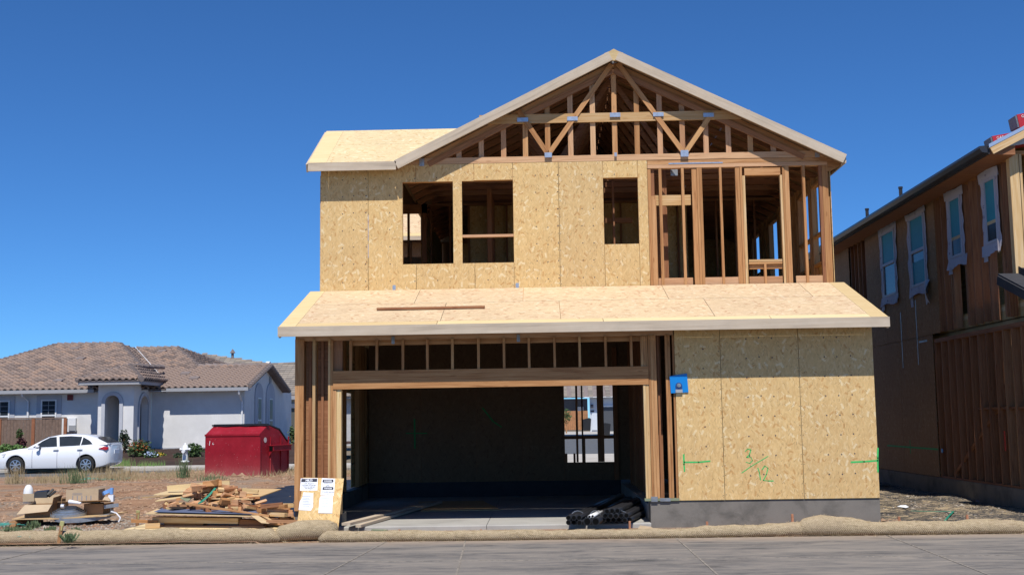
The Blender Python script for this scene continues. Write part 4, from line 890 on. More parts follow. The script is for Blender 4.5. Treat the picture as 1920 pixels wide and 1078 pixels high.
# right block front roof with the lower ridge
e0 = atplane(277, 727, PR_); exl = atY(256, 700, RW).x
rg3a = atplane(372, 688, PR_); rg3b = atplane(508, 685, PR_)
ex = Vector((ax+.35, RW-.55, rz)); RYY = (rg3a.y+rg3b.y)/2; zr3 = rz+.27*(RYY-RW+.55)
ridgeR = Vector((ax+.35, RYY, zr3)); ridgeL3 = Vector((rg3a.x, RYY, zr3))
r2a = atplane(268, 656, PR_); r2b = atplane(335, 652, PR_); R2Y = (r2a.y+r2b.y)/2; z2 = rz+.27*(R2Y-RW+.55)
r2a = Vector((r2a.x, R2Y, z2)); r2b = Vector((r2b.x, R2Y, z2))
val_b = atplane(307, 712, PR_)
def plane3(a, b, c): n_ = (b-a).cross(c-a).normalized(); return n_ if n_.z > 0 else -n_
_lz = atY(90, 731, 55.5-.5).z; _P = (_lz, 55.5-.5, .27); _k = atplane(228, 644, _P); _h = atplane(265, 688, _P)
hipn = plane3(_k, _h, val_b); prn = Vector((0, -.27, 1)).normalized(); vdir = hipn.cross(prn).normalized()
if vdir.z < 0: vdir = -vdir
vtop = val_b+vdir*((min(z2, _k.z)-val_b.z)/vdir.z); r2a = Vector((vtop.x, vtop.y, vtop.z)) if vtop.y < R2Y+3 else r2a
poly = [Vector((val_b.x-.6, RW-.55, rz)), ex, ridgeR, ridgeL3, r2b, r2a]
tiled(SH, poly, (1, 0, 0), 220)
# back slope of that gable, and right hip face of the taller roof
tiled(SH, [ridgeL3+Vector((0, .01, 0)), ridgeR+Vector((0, .01, 0)), Vector((ax+.35, 2*RYY-RW+.55, rz)), Vector((ridgeL3.x, 2*RYY-RW+.55, rz))], (1, 0, 0))
tiled(SH, [r2b, ridgeL3, Vector((ridgeL3.x, 72, zr3))], (0, 1, 0))
build_ridge(SH, ridgeL3, ridgeR); build_ridge(SH, r2a, r2b); build_ridge(SH, ridgeL3, r2b); build_ridge(SH, ex+Vector((0, 0, .03)), ridgeR, .12)
build_ridge(SH, Vector((ax+.35, 2*RYY-RW+.55, rz)), ridgeR, .12); build_ridge(SH, r2b, Vector((ridgeL3.x, 72, zr3)))
# left block
LW = 55.5; lz = atY(90, 731, LW-.5).z; PLB = (lz, LW-.5, .27)
MB().box(-34, TX0-.002, LW, LW+.2, .3, lz-.05).build('wall', 'stucco', SH)
k1a, k1b = atplane(105, 649, PLB), atplane(228, 644, PLB); KY = (k1a.y+k1b.y)/2; kz = lz+.27*(KY-LW+.5); k1a = Vector((k1a.x, KY, kz)); k1b = Vector((k1b.x, KY, kz))
h1 = atplane(265, 688, PLB); kb = atplane(268, 656, PLB)
lx = atY(0, 676, LW).x
hl = atplane(-60, 695, PLB)
tiled(SH, [Vector((-34, LW-.5, lz)), Vector((TX1+.3, LW-.5, lz)), h1, k1b, k1a, hl, Vector((-34, hl.y, hl.z))], (1, 0, 0), 80)
# right hip face of the left block, down to the valley
hd = hipn.cross(Vector((0, 0, 1))); tiled(SH, [val_b, vtop, k1b, h1], hd)
build_ridge(SH, k1a, k1b); build_ridge(SH, h1, k1b); build_ridge(SH, hl, k1a)
MB().tube([val_b+Vector((0, -.2, .1)), r2a+Vector((0, -.2, .1))], .018, 6).build('valley_flashing', 'white_paint', SH)
# entry tower
tz = atY(205, 713, 53.6).z; twz = tz-.12
def tower():
    yb = RW; c = atY(210.5, 790, 54).x; hw = (atY(224, 790, 54).x-atY(197, 790, 54).x)/2; zt = atY(210, 741, 54).z; n = 12
    arch = [(c-hw, 54, .45)]+[(c-hw*math.cos(t*math.pi/n), 54, zt-hw*.95+hw*.95*math.sin(t*math.pi/n)) for t in range(n+1)]+[(c+hw, 54, .45)]
    MB().prism([(TX0, 54, .3), (TX0, 54, twz), (TX1, 54, twz), (TX1, 54, .3), (c+hw, 54, .3)]+arch[::-1]+[(c-hw, 54, .3)], (0, .3, 0)).build('tower_front', 'stucco', SH)
    tr = MB(); o = hw+.16
    outer = [(c-o, 53.93, .45)]+[(c-o*math.cos(t*math.pi/n), 53.93, zt-hw*.95+(hw*.95+.17)*math.sin(t*math.pi/n)) for t in range(n+1)]+[(c+o, 53.93, .45)]
    inner = [(x, 53.93, z) for x, y, z in arch]
    for i in range(len(outer)-1): tr.prism([outer[i], outer[i+1], inner[i+1], inner[i]], (0, .069, 0))
    tr.build('arch_trim', 'stucco_trim', SH)
    # right side with its arch
    ya, yb2 = 54.75, 55.95; cy = (ya+yb2)/2; hy = (yb2-ya)/2; zt2 = zt-.02
    arch = [(TX1, ya, .45)]+[(TX1, cy-hy*math.cos(t*math.pi/n), zt2-hy*.9+hy*.9*math.sin(t*math.pi/n)) for t in range(n+1)]+[(TX1, yb2, .45)]
    MB().prism([(TX1, 54.301, .3), (TX1, 54.301, twz), (TX1, RW, twz), (TX1, RW, .3), (TX1, yb2, .3)]+arch[::-1]+[(TX1, ya, .3)], (-.3, 0, 0)).build('tower_side', 'stucco', SH)
    tr = MB(); o = hy+.16; outer = [(TX1+.06, cy-o, .45)]+[(TX1+.06, cy-o*math.cos(t*math.pi/n), zt2-hy*.9+(hy*.9+.17)*math.sin(t*math.pi/n)) for t in range(n+1)]+[(TX1+.06, cy+o, .45)]
    inner = [(TX1+.06, y, z) for x, y, z in arch]
    for i in range(len(outer)-1): tr.prism([outer[i], outer[i+1], inner[i+1], inner[i]], (-.059, 0, 0))
    tr.build('arch_trim', 'stucco_trim', SH)
    MB().box(TX0, TX0+.2, 54.301, RW, .3, twz).build('tower_side', 'stucco', SH)
    dr = MB().box(TX0+.6, TX1-.4, RW+.1, RW+.15, .5, 2.7).build('front_door', 'entry_door_dark', SH)
    MB().box(TX1-.6, TX1-.55, RW+.04, RW+.1, 1.4, 1.5).build('door_handle', 'galv_dull', dr)
    MB().box(TX0+.2, TX1-.3, RW+.16, RW+.2, .3, twz).build('porch_wall', 'stucco_trim', SH)
tower()
a0 = Vector((TX0-.75, 53.35, tz)); a1 = Vector((TX1+.55, 53.35, tz)); apx = Vector((atY(240, 686, 56).x, 56.2, 0)); apx.z = atY(240, 686, 56.2).z
tiled(SH, [a0, a1, apx], (1, 0, 0)); a2 = Vector((TX1+.55, 57.4, tz)); tiled(SH, [a1, a2, Vector((apx.x+.3, 58.2, apx.z)), apx], (0, 1, 0)); tiled(SH, [a0, apx, Vector((TX0-.75, 58.5, tz))], (0, 1, 0))
build_ridge(SH, a1, apx, .12, .3); build_ridge(SH, a0, apx, .11); build_ridge(SH, apx, Vector((apx.x+.9, 58.5, apx.z+.02)), .11)
MB().box(TX0-.7, TX1+.5, 53.4, 53.5, tz-.2, tz-.02).box(TX1+.4, TX1+.5, 53.501, 57, tz-.2, tz-.02).box(TX0-.7, TX0-.6, 53.501, 56, tz-.2, tz-.02).build('tower_fascia', 'gutter_grey', SH)
MB().box(TX0-.6, TX1+.4, 53.5, 57, tz-.16, tz-.13).build('tower_soffit', 'stucco_trim', SH)
# gutters, downspouts, windows
MB().box(TX1+.9, ax+.33, RW-.68, RW-.56, rz-.16, rz-.0).build('gutter', 'gutter_grey', SH); MB().box(-34, atY(176, 733, LW-.6).x, LW-.62, LW-.5, lz-.16, lz).build('gutter', 'gutter_grey', SH)
MB().box(TX1, ax+.3, RW-.56, RW, rz-.14, rz-.1).build('soffit', 'stucco_trim', SH); MB().box(-34, TX0, LW-.5, LW, lz-.14, lz-.1).build('soffit', 'stucco_trim', SH)
for p, zb_ in (((ax-.12, RW-.62, rz-.15), .5),): MB().tube([p, (p[0], p[1]+.05, p[2]-.15), (p[0]+.02, RW-.06, p[2]-.5), (p[0]+.02, RW-.06, zb_)], .05, 8).build('downspout', 'white_paint', SH)
p = (atY(50, 750, LW).x, LW-.55, lz-.14); MB().tube([p, (p[0], p[1]+.05, p[2]-.12), (p[0]+.1, LW-.06, p[2]-.35), (p[0]+.1, LW-.06, .5)], .05, 8).build('downspout', 'white_paint', SH)
for pa, pb, pt, pbm in ((78, 106, 749, 800), (-14, 18, 751, 802)):
    A = atY(pa, pt, LW); B = atY(pb, pbm, LW)
    MB().box(A.x-.22, B.x+.22, LW-.03, LW-.001, B.z-.1, A.z+.2).build('window_surround', 'stucco_trim', SH)
    w_ = MB().box(A.x, B.x, LW-.07, LW-.031, B.z, A.z).build('window', 'white_paint', SH)
    zm = B.z+(A.z-B.z)*.42
    MB().box(A.x+.07, B.x-.07, LW-.08, LW-.071, zm+.05, A.z-.07).build('pane', 'glass_house', w_); MB().box(A.x+.07, B.x-.07, LW-.078, LW-.071, B.z+.05, zm-.03).build('pane', 'glass_house', w_)
    cx = (A.x+B.x)/2; mm = MB(); mm.box(cx-.01, cx+.01, LW-.085, LW-.081, zm+.05, A.z-.07)
    for i in range(1, 3): z_ = zm+.05+(A.z-.12-zm)*i/3; mm.box(A.x+.07, B.x-.07, LW-.085, LW-.0815, z_-.01, z_+.01)
    mm.build('glazing_bar', 'gutter_grey', w_)
c = atY(132, 745, LW); MB().box(c.x-.13, c.x+.13, LW-.06, LW, c.z-.13, c.z+.13).build('alarm_box', 'alarm_red', SH)
c = atY(134, 795, LW); MB().box(c.x-.25, c.x+.25, LW-.15, LW, c.z-.35, c.z+.28).build('electric_meter', 'white_paint', SH); MB().box(c.x-.05, c.x+.28, LW-.2, LW-.151, c.z-.3, c.z-.05).build('meter_dial', 'meter_grey', SH)
MB().tube([(c.x, LW-.1, .5), (c.x, LW-.1, 1.0), (c.x+.3, LW-.1, 1.05), (c.x+.6, LW-.1, .7)], .035, 6).build('gas_pipe', 'meter_grey', SH)
for px, py, P_ in ((148, 678, PLB), (138, 659, PLB), (106, 720, PLB), (302, 664, PR_), (346, 706, PR_), (362, 715, PR_)):
    c = atplane(px, py, P_); MB().prism([(c.x-.22, c.y, c.z+.08), (c.x+.22, c.y, c.z+.08), (c.x+.22, c.y, c.z+.17), (c.x-.22, c.y, c.z+.17)], (0, .4, .1)).build('roof_vent', 'tile_cap', SH)
# flat-tiled roof of the house behind
BH = thing('grey_tiled_house', (-10, 82, .3), 'house behind the stucco one, flat grey tile roof in level courses with a vent', 'house')
FT = MB(); FT.add([(-.2, -.02, .045), (.2, -.02, .045), (.2, .40, .0), (-.2, .40, .0), (-.2, -.02, -.0), (.2, -.02, -.0)], [(0, 1, 2, 3), (4, 5, 1, 0)])
by = 80; pl = (atY(540, 742, by).z, by, .42)
pts = [atplane(552, 742, pl), atplane(430, 742, pl), atplane(380, 662, pl), atplane(420, 668, pl), atplane(505, 680, pl), atplane(700, 672, pl), atplane(700, 742, pl)]
for q_ in pts: q_.z = pl[0]+pl[2]*(q_.y-pl[1])
tiled(BH, pts, (1, 0, 0), 0, 'flat_tile', .41, .40, FT)
bx = [atY(500, 745, by).x, atY(700, 745, by).x]; MB().box(bx[0], bx[1], by+.5, by+.8, .1, pl[0]-.05).build('wall', 'wall_far', BH)
MB().box(bx[0]-.3, bx[1], by-.1, by, pl[0]-.25, pl[0]-.02).build('gutter', 'gutter_grey', BH)
c0, c1_ = atY(538, 765, by+.4), atY(575, 765, by+.4); MB().box(c0.x, c1_.x, by+.42, by+.499, .2, c0.z).build('garage_door', 'olive_door', BH); MB().box(c0.x-.2, c1_.x, by+.38, by+.419, c0.z, c0.z+.3).build('door_lintel', 'stucco', BH)
c = atplane(436, 672, pl); MB().lathe([(.10, -.4), (.10, .2), (.22, .2), (.02, .5)], (c.x, c.y, c.z+.2), 'Z', 8).build('roof_vent', 'tile_cap', BH)
# ------------------------------------------------------------------ fence, car, dumpster, hydrant
FY = 53.2; fz1 = atY(60, 784, FY).z
FN = thing('wooden_fence', (-24, FY, .4), 'weathered brown board fence with rust-brown posts in front of the stucco house', 'fence')
fx0, fx1 = -27.5, atY(122, 790, FY).x; n = int((fx1-fx0)/.145); me_ = MB().box(-.068, .068, -.01, .01, 0, fz1-.45).mesh('fence_board', 'fence_wood')
for i in range(n): put(bpy.data.objects.new('fence_board', me_), FN, Matrix.Translation((fx0+.07+i*.145, FY+random.uniform(-.006, .006), .42)))
MB().box(fx0, fx1+.05, FY-.03, FY+.05, fz1-.02, fz1+.03).build('fence_cap', 'fence_wood', FN)
for px in (0, 63, 123): x = atY(px, 800, FY).x; MB().box(x-.07, x+.07, FY-.06, FY+.03, .4, fz1-.021).build('fence_post', 'fence_post', FN)

def car():
    y0 = 44.5; xf, xr_ = atY(28, 873, y0).x, atY(160, 871, y0).x; WB = xr_-xf
    T_ = thing('parked_car', ((xf+xr_)/2, y0+.9, -.06), 'white four-door sedan parked at the far kerb in front of the stucco house', 'car'); cx = (xf+xr_)/2; g0 = -.06
    k = WB/2.65
    # stations: x from front axle (m), half width, z bottom, z belt (shoulder), z top of lower body
    st_ = [(-.93, .55, .28, .55, .60), (-.90, .68, .22, .60, .68), (-.70, .82, .18, .66, .78), (-.35, .87, .17, .74, .86), (.1, .88, .17, .80, .93), (.55, .885, .17, .84, .97), (1.0, .885, .17, .87, .985),
           (1.6, .885, .17, .89, 1.0), (2.2, .885, .17, .92, 1.02), (2.7, .885, .17, .95, 1.05), (3.05, .87, .19, .97, 1.07), (3.27, .84, .24, .98, 1.085), (3.42, .76, .30, .95, 1.08), (3.50, .66, .36, .80, 1.03)]
    def section(x, hw, zb_, zs, zt): 
        X = xf+x*k; pr = [(hw*.80, zb_), (hw*.95, zb_+.03), (hw*.985, zb_+.14), (hw*1.0, (zb_+zs)/2+.03), (hw*.985, zs-.04), (hw*.93, zs+.02), (hw*.86, zt-.01), (hw*.5, zt+.012), (0, zt+.02)]
        P_ = [(X, y0+.9-a, g0+b) for a, b in pr]; return P_+[(X, y0+.9+a, g0+b) for a, b in reversed(pr[:-1])]
    mm = MB(); secs = [section(*q) for q in st_]; m_ = len(secs[0]); vs = [p for s_ in secs for p in s_]; fs = []
    for i in range(len(secs)-1):
        for j in range(m_): a = i*m_+j; b = i*m_+(j+1) % m_; fs.append((a, b, b+m_, a+m_))
    fs += [tuple(range(m_-1, -1, -1)), tuple(range((len(secs)-1)*m_, len(secs)*m_))]; mm.add(vs, fs)
    body = mm.build('body', 'car_paint', T_, smooth=True)
    cut = MB()
    for x in (xf, xr_): cut.lathe([(.375, y0-.4), (.375, y0+2.4)], (x, 0, g0+.33), 'Y', 28)
    co_ = cut.build('cut', 'rubber'); md = body.modifiers.new('b', 'BOOLEAN'); md.operation = 'DIFFERENCE'; md.object = co_; md.solver = 'EXACT'
    bpy.context.view_layer.update(); me2 = bpy.data.meshes.new_from_object(body.evaluated_get(bpy.context.evaluated_depsgraph_get())); body.modifiers.clear(); body.data = me2; bpy.data.objects.remove(co_); WM.pop(co_, None)
    body.data.shade_smooth() if hasattr(body.data, 'shade_smooth') else None
    try: body.data.set_sharp_from_angle(angle=R(38))
    except Exception: pass
    # cabin
    cab = [(.42, .80, .96, .965), (1.12, .70, .96, 1.36), (1.55, .66, .97, 1.44), (2.0, .65, .98, 1.455), (2.5, .645, 1.0, 1.42), (2.95, .66, 1.03, 1.30), (3.42, .74, 1.075, 1.085)]
    mm = MB(); secs = []
    for x, ht, zb_, zt in cab:
        X = xf+x*k; wb = .80; secs.append([(X, y0+.9-wb, g0+zb_-.03), (X, y0+.9-(ht+.02), g0+max(zb_, zt-.07)), (X, y0+.9-ht*.86, g0+zt-.012), (X, y0+.9, g0+zt), (X, y0+.9+ht*.86, g0+zt-.012), (X, y0+.9+ht+.02, g0+max(zb_, zt-.07)), (X, y0+.9+wb, g0+zb_-.03)])
    m_ = 7; vs = [p for s_ in secs for p in s_]; fs = [(i*m_+j, i*m_+j+1, (i+1)*m_+j+1, (i+1)*m_+j) for i in range(len(secs)-1) for j in range(m_-1)]
    mm.add(vs, fs); ro = mm.build('roof', 'car_paint', T_, smooth=True)
    def sidep(x, z):   # point on the cabin side plane near the viewer
        for (a, ha, ba, ta), (b, hb, bb, tb) in zip(cab, cab[1:]):
            if a <= x <= b: f_ = (x-a)/(b-a); ht = ha+(hb-ha)*f_; zb_ = ba+(bb-ba)*f_-.03; zt = max(ba+(bb-ba)*f_, ta+(tb-ta)*f_-.07); break
        f_ = (z-zb_)/max(.02, zt-zb_); return Vector((xf+x*k, y0+.9-(.80+(ht+.02-.80)*f_)-.008, g0+z))
    def win(pts, nm='side_window', mat='glass_car'): MB().prism([sidep(*p) for p in pts], (0, .004, 0)).build(nm, mat, T_)
    win([(.62, .975), (1.52, 1.0), (1.46, 1.355), (1.22, 1.335), (.95, 1.2)]); win([(1.62, 1.0), (2.38, 1.03), (2.42, 1.345), (2.0, 1.375), (1.56, 1.36)]); win([(2.42, 1.035), (2.86, 1.07), (2.72, 1.2), (2.47, 1.33)])
    win([(.80, .985), (1.2, 1.0), (1.15, 1.1), (1.0, 1.12)], 'seat', 'seat_fabric') if False else None
    MB().prism([(xf+3.38*k, y0+.25, g0+1.10), (xf+3.38*k, y0+1.55, g0+1.10), (xf+2.97*k, y0+1.48, g0+1.315), (xf+2.97*k, y0+.32, g0+1.315)], (.01, 0, .012)).build('rear_window', 'glass_car', T_)
    MB().prism([(xf+.50*k, y0+.22, g0+.99), (xf+.50*k, y0+1.58, g0+.99), (xf+1.08*k, y0+1.50, g0+1.345), (xf+1.08*k, y0+.30, g0+1.345)], (-.012, 0, .012)).build('windscreen', 'glass_car', T_)
    # wheels
    for yy in (y0+.03, y0+1.62):
        for x in (xf, xr_):
            ty = MB().lathe([(.19, yy+.0), (.28, yy-.01), (.315, yy+.02), (.315, yy+.17), (.28, yy+.2), (.19, yy+.19)], (x, 0, g0+.315), 'Y', 28).build('wheel', 'rubber', T_, smooth=True)
            mm = MB(); mm.lathe([(.205, yy+.01), (.205, yy-.002), (.185, yy-.004), (.18, yy+.03)], (x, 0, g0+.315), 'Y', 24)
            for q in range(7): a = q*math.tau/7+.3; mm.bar((x+.03*math.cos(a), yy-.002, g0+.315+.03*math.sin(a)), (x+.19*math.cos(a), yy+.002, g0+.315+.19*math.sin(a)), .02, .045, (0, 1, 0))
            mm.lathe([(.05, yy+.0), (.05, yy-.015), (.02, yy-.02)], (x, 0, g0+.315), 'Y', 12); mm.build('rim', 'alloy', ty)
            MB().lathe([(.2, yy+.035), (.2, yy+.05)], (x, 0, g0+.315), 'Y', 16).build('wheel_back', 'hole_black', ty)
    MB().box(xf-.3, xr_+.3, y0+.15, y0+1.65, g0+.16, g0+.4).build('underbody', 'rubber', T_)
    # handles, mirror, lamps, seams
    yb_ = y0+.9-.885
    for x in (1.42, 2.32): MB().box(xf+x*k, xf+(x+.2)*k, yb_-.03, yb_+.02, g0+.87, g0+.90).build('door_handle', 'car_paint', T_)
    MB().tube([(xf+.80*k, yb_-.12, g0+.98), (xf+.86*k, yb_-.12, g0+1.0), (xf+.93*k, yb_-.11, g0+.99)], [.04, .075, .05], 8).build('mirror', 'car_paint', T_, smooth=True); MB().box(xf+.85*k, xf+.93*k, yb_-.06, yb_+.08, g0+.94, g0+.97).build('mirror_arm', 'black_plastic', T_)
    for x, za_, zb_ in ((.62, .22, .9), (1.56, .2, .95), (2.42, .45, .98)): MB().box(xf+x*k, xf+(x+.012)*k, yb_-.0035, yb_+.004, g0+za_, g0+zb_).build('door_seam', 'ink_grey', T_)
    def latt(zf): pass
    MB().prism([(xf+3.12*k, y0+.018, g0+.90), (xf+3.40*k, y0+.06, g0+.84), (xf+3.45*k, y0+.15, g0+.88), (xf+3.44*k, y0+.15, g0+.95), (xf+3.3*k, y0+.05, g0+.97)], (0, .03, 0)).build('tail_lamp', 'red_lamp', T_)
    MB().prism([(xf-.45*k, y0+.03, g0+.64), (xf-.86*k, y0+.24, g0+.58), (xf-.82*k, y0+.22, g0+.68), (xf-.4*k, y0+.05, g0+.76)], (0, .03, 0)).build('headlight', 'clear_lamp', T_)
    MB().box(xf+3.46*k, xf+3.52*k, y0+.62, y0+1.12, g0+.70, g0+.84).build('number_plate', 'paper', T_)
    MB().box(xf+3.38*k, xf+3.48*k, y0+.2, y0+1.6, g0+1.06, g0+1.09).build('spoiler_lip', 'car_paint', T_)
car()
# red front-load dumpster
def dumpster():
    c = atY(486, 894, 37.8); L, D_, h1_, h2_ = 2.02, 1.75, 1.34, 1.62
    T_ = thing('dumpster', (c.x, c.y, c.z), 'red steel dumpster with a sloped black lid, standing on the dirt lot', 'dumpster', rotz=R(-19)); mw = WM[T_]
    def b(mm, n, mt, p=T_, **k): return mm.build(n, mt, p, mw=mw, **k)
    x0 = -L
    m = MB(); m.prism([(0, 0, 0), (0, 0, h1_), (0, .48, h2_), (0, 1.15, h2_-.17), (0, D_, h1_-.35), (0, D_, 0)], (x0, 0, 0)); body = b(m, 'body', 'dumpster_red')
    b(MB().box(x0-.015, .015, -.02, 0, h1_-.05, h1_+.01).box(x0-.015, .02, -.015, .0, 0, .06), 'rim', 'dumpster_red')
    for y in (.0, .62, 1.25, D_-.04): b(MB().box(.0, .03, y, y+.04, .03, h1_-.1), 'side_rib', 'dumpster_red')
    nlid = 3
    m = MB(); pts = [(x0-.02+(L+.04)*i/8, .44+.02*math.sin(i*2), h2_+.01+.012*math.sin(i*2.3)) for i in range(9)]
    for p, q in zip(pts, pts[1:]): m.bar(p, (q[0]+.01, q[1], q[2]), .12, .05, (0, 1, 0))
    b(m, 'lid_hinge', 'black_plastic')
    for a, c_ in ((x0, x0/2-.01), (x0/2+.01, 0)): b(MB().prism([(a, .47, h2_+.015), (a, 1.2, h2_-.15), (a, D_+.05, h1_-.33), (a, D_+.05, h1_-.29), (a, 1.2, h2_-.11), (a, .47, h2_+.05)], (c_-a, 0, 0)), 'lid', 'black_plastic')
    b(MB().box(.001, .17, .55, 1.65, .80, .96).box(.001, .20, .53, 1.67, .961, .985), 'fork_sleeve', 'dumpster_red'); b(MB().box(.02, .15, .535, .549, .81, .95), 'sleeve_mouth', 'hole_black')
    b(MB().prism([(.001, .56, .8), (.001, .56, .62), (.12, .56, .8)], (0, .03, 0)), 'gusset', 'dumpster_red')
    b(MB().lathe([(.085, .004), (.085, .008)], (0, .33, 1.15), 'X', 16), 'sticker', 'sticker')
    m = MB(); m.bar((-1.86, -.004, 1.0), (-1.84, -.004, 1.14), .004, .018, (0, 1, 0)).bar((-1.74, -.004, 1.03), (-1.72, -.004, 1.09), .004, .014, (0, 1, 0)).bar((-1.72, -.004, 1.02), (-1.69, -.004, 1.04), .004, .014, (0, 1, 0)); b(m, 'paint_scratch', 'paper')
dumpster()
def hydrant():
    c = atY(347, 865, 49.3); T_ = thing('fire_hydrant', c, 'white fire hydrant on the mulch bed between the car and the dumpster', 'fire hydrant'); mw = WM[T_]
    MB().lathe([(.17, -.05), (.17, .03), (.115, .04), (.11, .46), (.15, .47), (.15, .50), (.13, .52), (.12, .60), (.07, .68), (.03, .70), (.03, .76)], n=16).build('barrel', 'white_paint', T_, mw=mw, smooth=True)
    MB().lathe([(.07, -.30), (.075, -.22), (.05, -.21), (.05, 0)], (0, 0, .42), 'Y', 12).build('outlet', 'white_paint', T_, mw=mw); MB().lathe([(.055, -.22), (.06, -.17), (.045, -.16), (.045, .16), (.06, .17), (.055, .22)], (0, 0, .5), 'X', 12).build('outlet', 'white_paint', T_, mw=mw)
    MB().lathe([(.14, -.12), (.14, -.05)], n=12).build('base', 'ink', T_, mw=mw)
hydrant()
# ------------------------------------------------------------------ plants
def leaves(mm, c, rx, ry, rz_, n, s_, flat=.6):
    for _ in range(n):
        while True:
            p = Vector((random.uniform(-1, 1), random.uniform(-1, 1), random.uniform(-1, 1)))
            if p.length < 1: break
        p = p*(.55+.45*p.length); k = 1+.3*noise.noise(p*2.3+Vector(c)); q = Vector((c[0]+p.x*rx*k, c[1]+p.y*ry*k, c[2]+p.z*rz_*k))
        d = Vector((random.gauss(0, 1), random.gauss(0, 1), random.gauss(0, flat))).normalized(); e = d.orthogonal().normalized(); e.rotate(Matrix.Rotation(random.random()*6.3, 3, d)); f_ = s_*random.uniform(.6, 1.3)
        mm.add([q-d*f_, q+e*f_*.45, q+d*f_, q-e*f_*.45], [(0, 1, 2, 3)])
    return mm
def bush(px, py0, py1, Y_, wpx, label, mat='leaf', n=500, s_=.07, nm='shrub', cat='shrub', extra=None):
    a = atY(px, py1, Y_); b = atY(px, py0, Y_); h = b.z-a.z; w = wpx*Y_/F_PX/2
    T_ = thing(nm, a, label, cat, 'plants in the bed of the stucco house'); mw = WM[T_]
    leaves(MB(), (0, 0, h*.55), w, w*.8, h*.5, n, s_).build('foliage', mat, T_, mw=mw)
    m = MB()
    for i in range(4): t = i*1.6; m.tube([(0, 0, -.05), (w*.2*math.cos(t), w*.2*math.sin(t), h*.3), (w*.5*math.cos(t), w*.4*math.sin(t), h*.7)], [.02, .015, .008], 5)
    m.build('stems', 'stake_wood', T_, mw=mw)
    if extra: leaves(MB(), (0, -w*.5, h*.75), w*.9, w*.5, h*.3, extra[1], s_*.7).build('flowers', extra[0], T_, mw=mw)
bush(233, 808, 848, 53, 22, 'tall thin green shrub beside the arched entry, right of its opening', 'leaf_dark', 420)
bush(262, 826, 862, 51.5, 46, 'leafy green shrub with orange-red flowers beside the tower corner', 'leaf', 900, extra=('flower_red', 90))
bush(285, 846, 866, 51, 30, 'low shrub with small pale blue flowers right of the red-flowered one', 'leaf', 350, extra=('flower_blue', 80))
bush(300, 848, 862, 51.5, 20, 'small shrub with yellow flowers on the mulch bed', 'leaf_light', 200, extra=('flower_yellow', 90))
bush(364, 832, 862, 51, 34, 'round green shrub behind the hydrant, beside the dumpster', 'leaf', 700)
bush(335, 848, 866, 51, 22, 'low dark shrub just left of the white hydrant', 'leaf_dark', 260)
bush(40, 822, 842, 52.3, 22, 'dark maroon leaved shrub in front of the wooden fence', 'leaf_maroon', 260)
bush(36, 804, 826, 52.6, 12, 'thin upright green plant rising above the maroon shrub', 'leaf', 120)
bush(10, 832, 862, 51.5, 26, 'green shrub low at the left picture edge', 'leaf_light', 300)
bush(22, 834, 850, 52, 60, 'broad bright green ground shrub along the fence foot', 'leaf_light', 500)
bush(547, 800, 832, 62, 14, 'green shrub seen between the dumpster and the house corner', 'leaf', 300)
bush(200, 824, 850, 53.5, 12, 'small shrub standing inside the arched entry', 'leaf_dark', 160)
def tuft(px, py, Y_, w, h, label, mat='grass_dry', n=160, group='grass tufts on the verge'):
    c = atY(px, py, Y_); mm = MB()
    for _ in range(n):
        x = max(-w*.6, min(w*.6, random.gauss(0, w*.3))); y = max(-w*.5, min(w*.5, random.gauss(0, w*.25))); a = random.uniform(-.6, .6); hh = h*random.uniform(.4, 1.1); t = random.uniform(.004, .009)*(Y_/30)
        p = Vector((c.x+x, c.y+y, c.z-.03)); q = p+Vector((math.sin(a)*hh*.5, random.uniform(-.2, .2)*hh, hh)); mm.add([p-Vector((t, 0, 0)), p+Vector((t, 0, 0)), q], [(0, 1, 2)])
    o = mm.build('grass_tuft' if mat != 'weed' else 'weed', mat); return tag(o, label, 'grass' if mat != 'weed' else 'weed', group)
tuft(228, 872, 48, .9, .35, 'bright green grass clump on the verge just behind the car', 'leaf_light')
tuft(280, 874, 48, 1.1, .3, 'bright green grass clump on the verge between the car and hydrant', 'leaf_light')
tuft(28, 904, 36, .5, .6, 'dry bush-like grass clump at the left edge near the car wheel', 'grass_dry', 120)
tuft(215, 895, 37, 1.2, .55, 'dry tan grass clump in front of the car tail'); tuft(343, 893, 37, .3, .75, 'tall green weed between the car and the dumpster', 'weed', 90)
tuft(140, 903, 35, .6, .55, 'greenish weed clump midway along the car', 'weed', 120); tuft(90, 903, 35, 1.2, .3, 'low dry grass clump under the car front door')
tuft(400, 898, 36, .7, .2, 'low green weed at the foot of the dumpster', 'weed', 120)
mm = MB()
for _ in range(5200):
    x = random.uniform(-16, -5.5); y = random.uniform(36.5, 41.2); 
    if noise.noise(Vector((x*.8, y*.8, 2))) < -.12: continue
    hh = random.uniform(.06, .28); a = random.uniform(-.7, .7); p = Vector((x, y, gz(x, y)-.01)); q = p+Vector((a*hh, random.uniform(-.3, .3)*hh, hh)); mm.add([p-Vector((.009, 0, 0)), p+Vector((.009, 0, 0)), q], [(0, 1, 2)])
o = mm.build('dry_grass', 'grass_dry'); tag(o, 'dry tan grass growing sparsely along the far edge of the dirt lot', 'grass', kind='stuff')
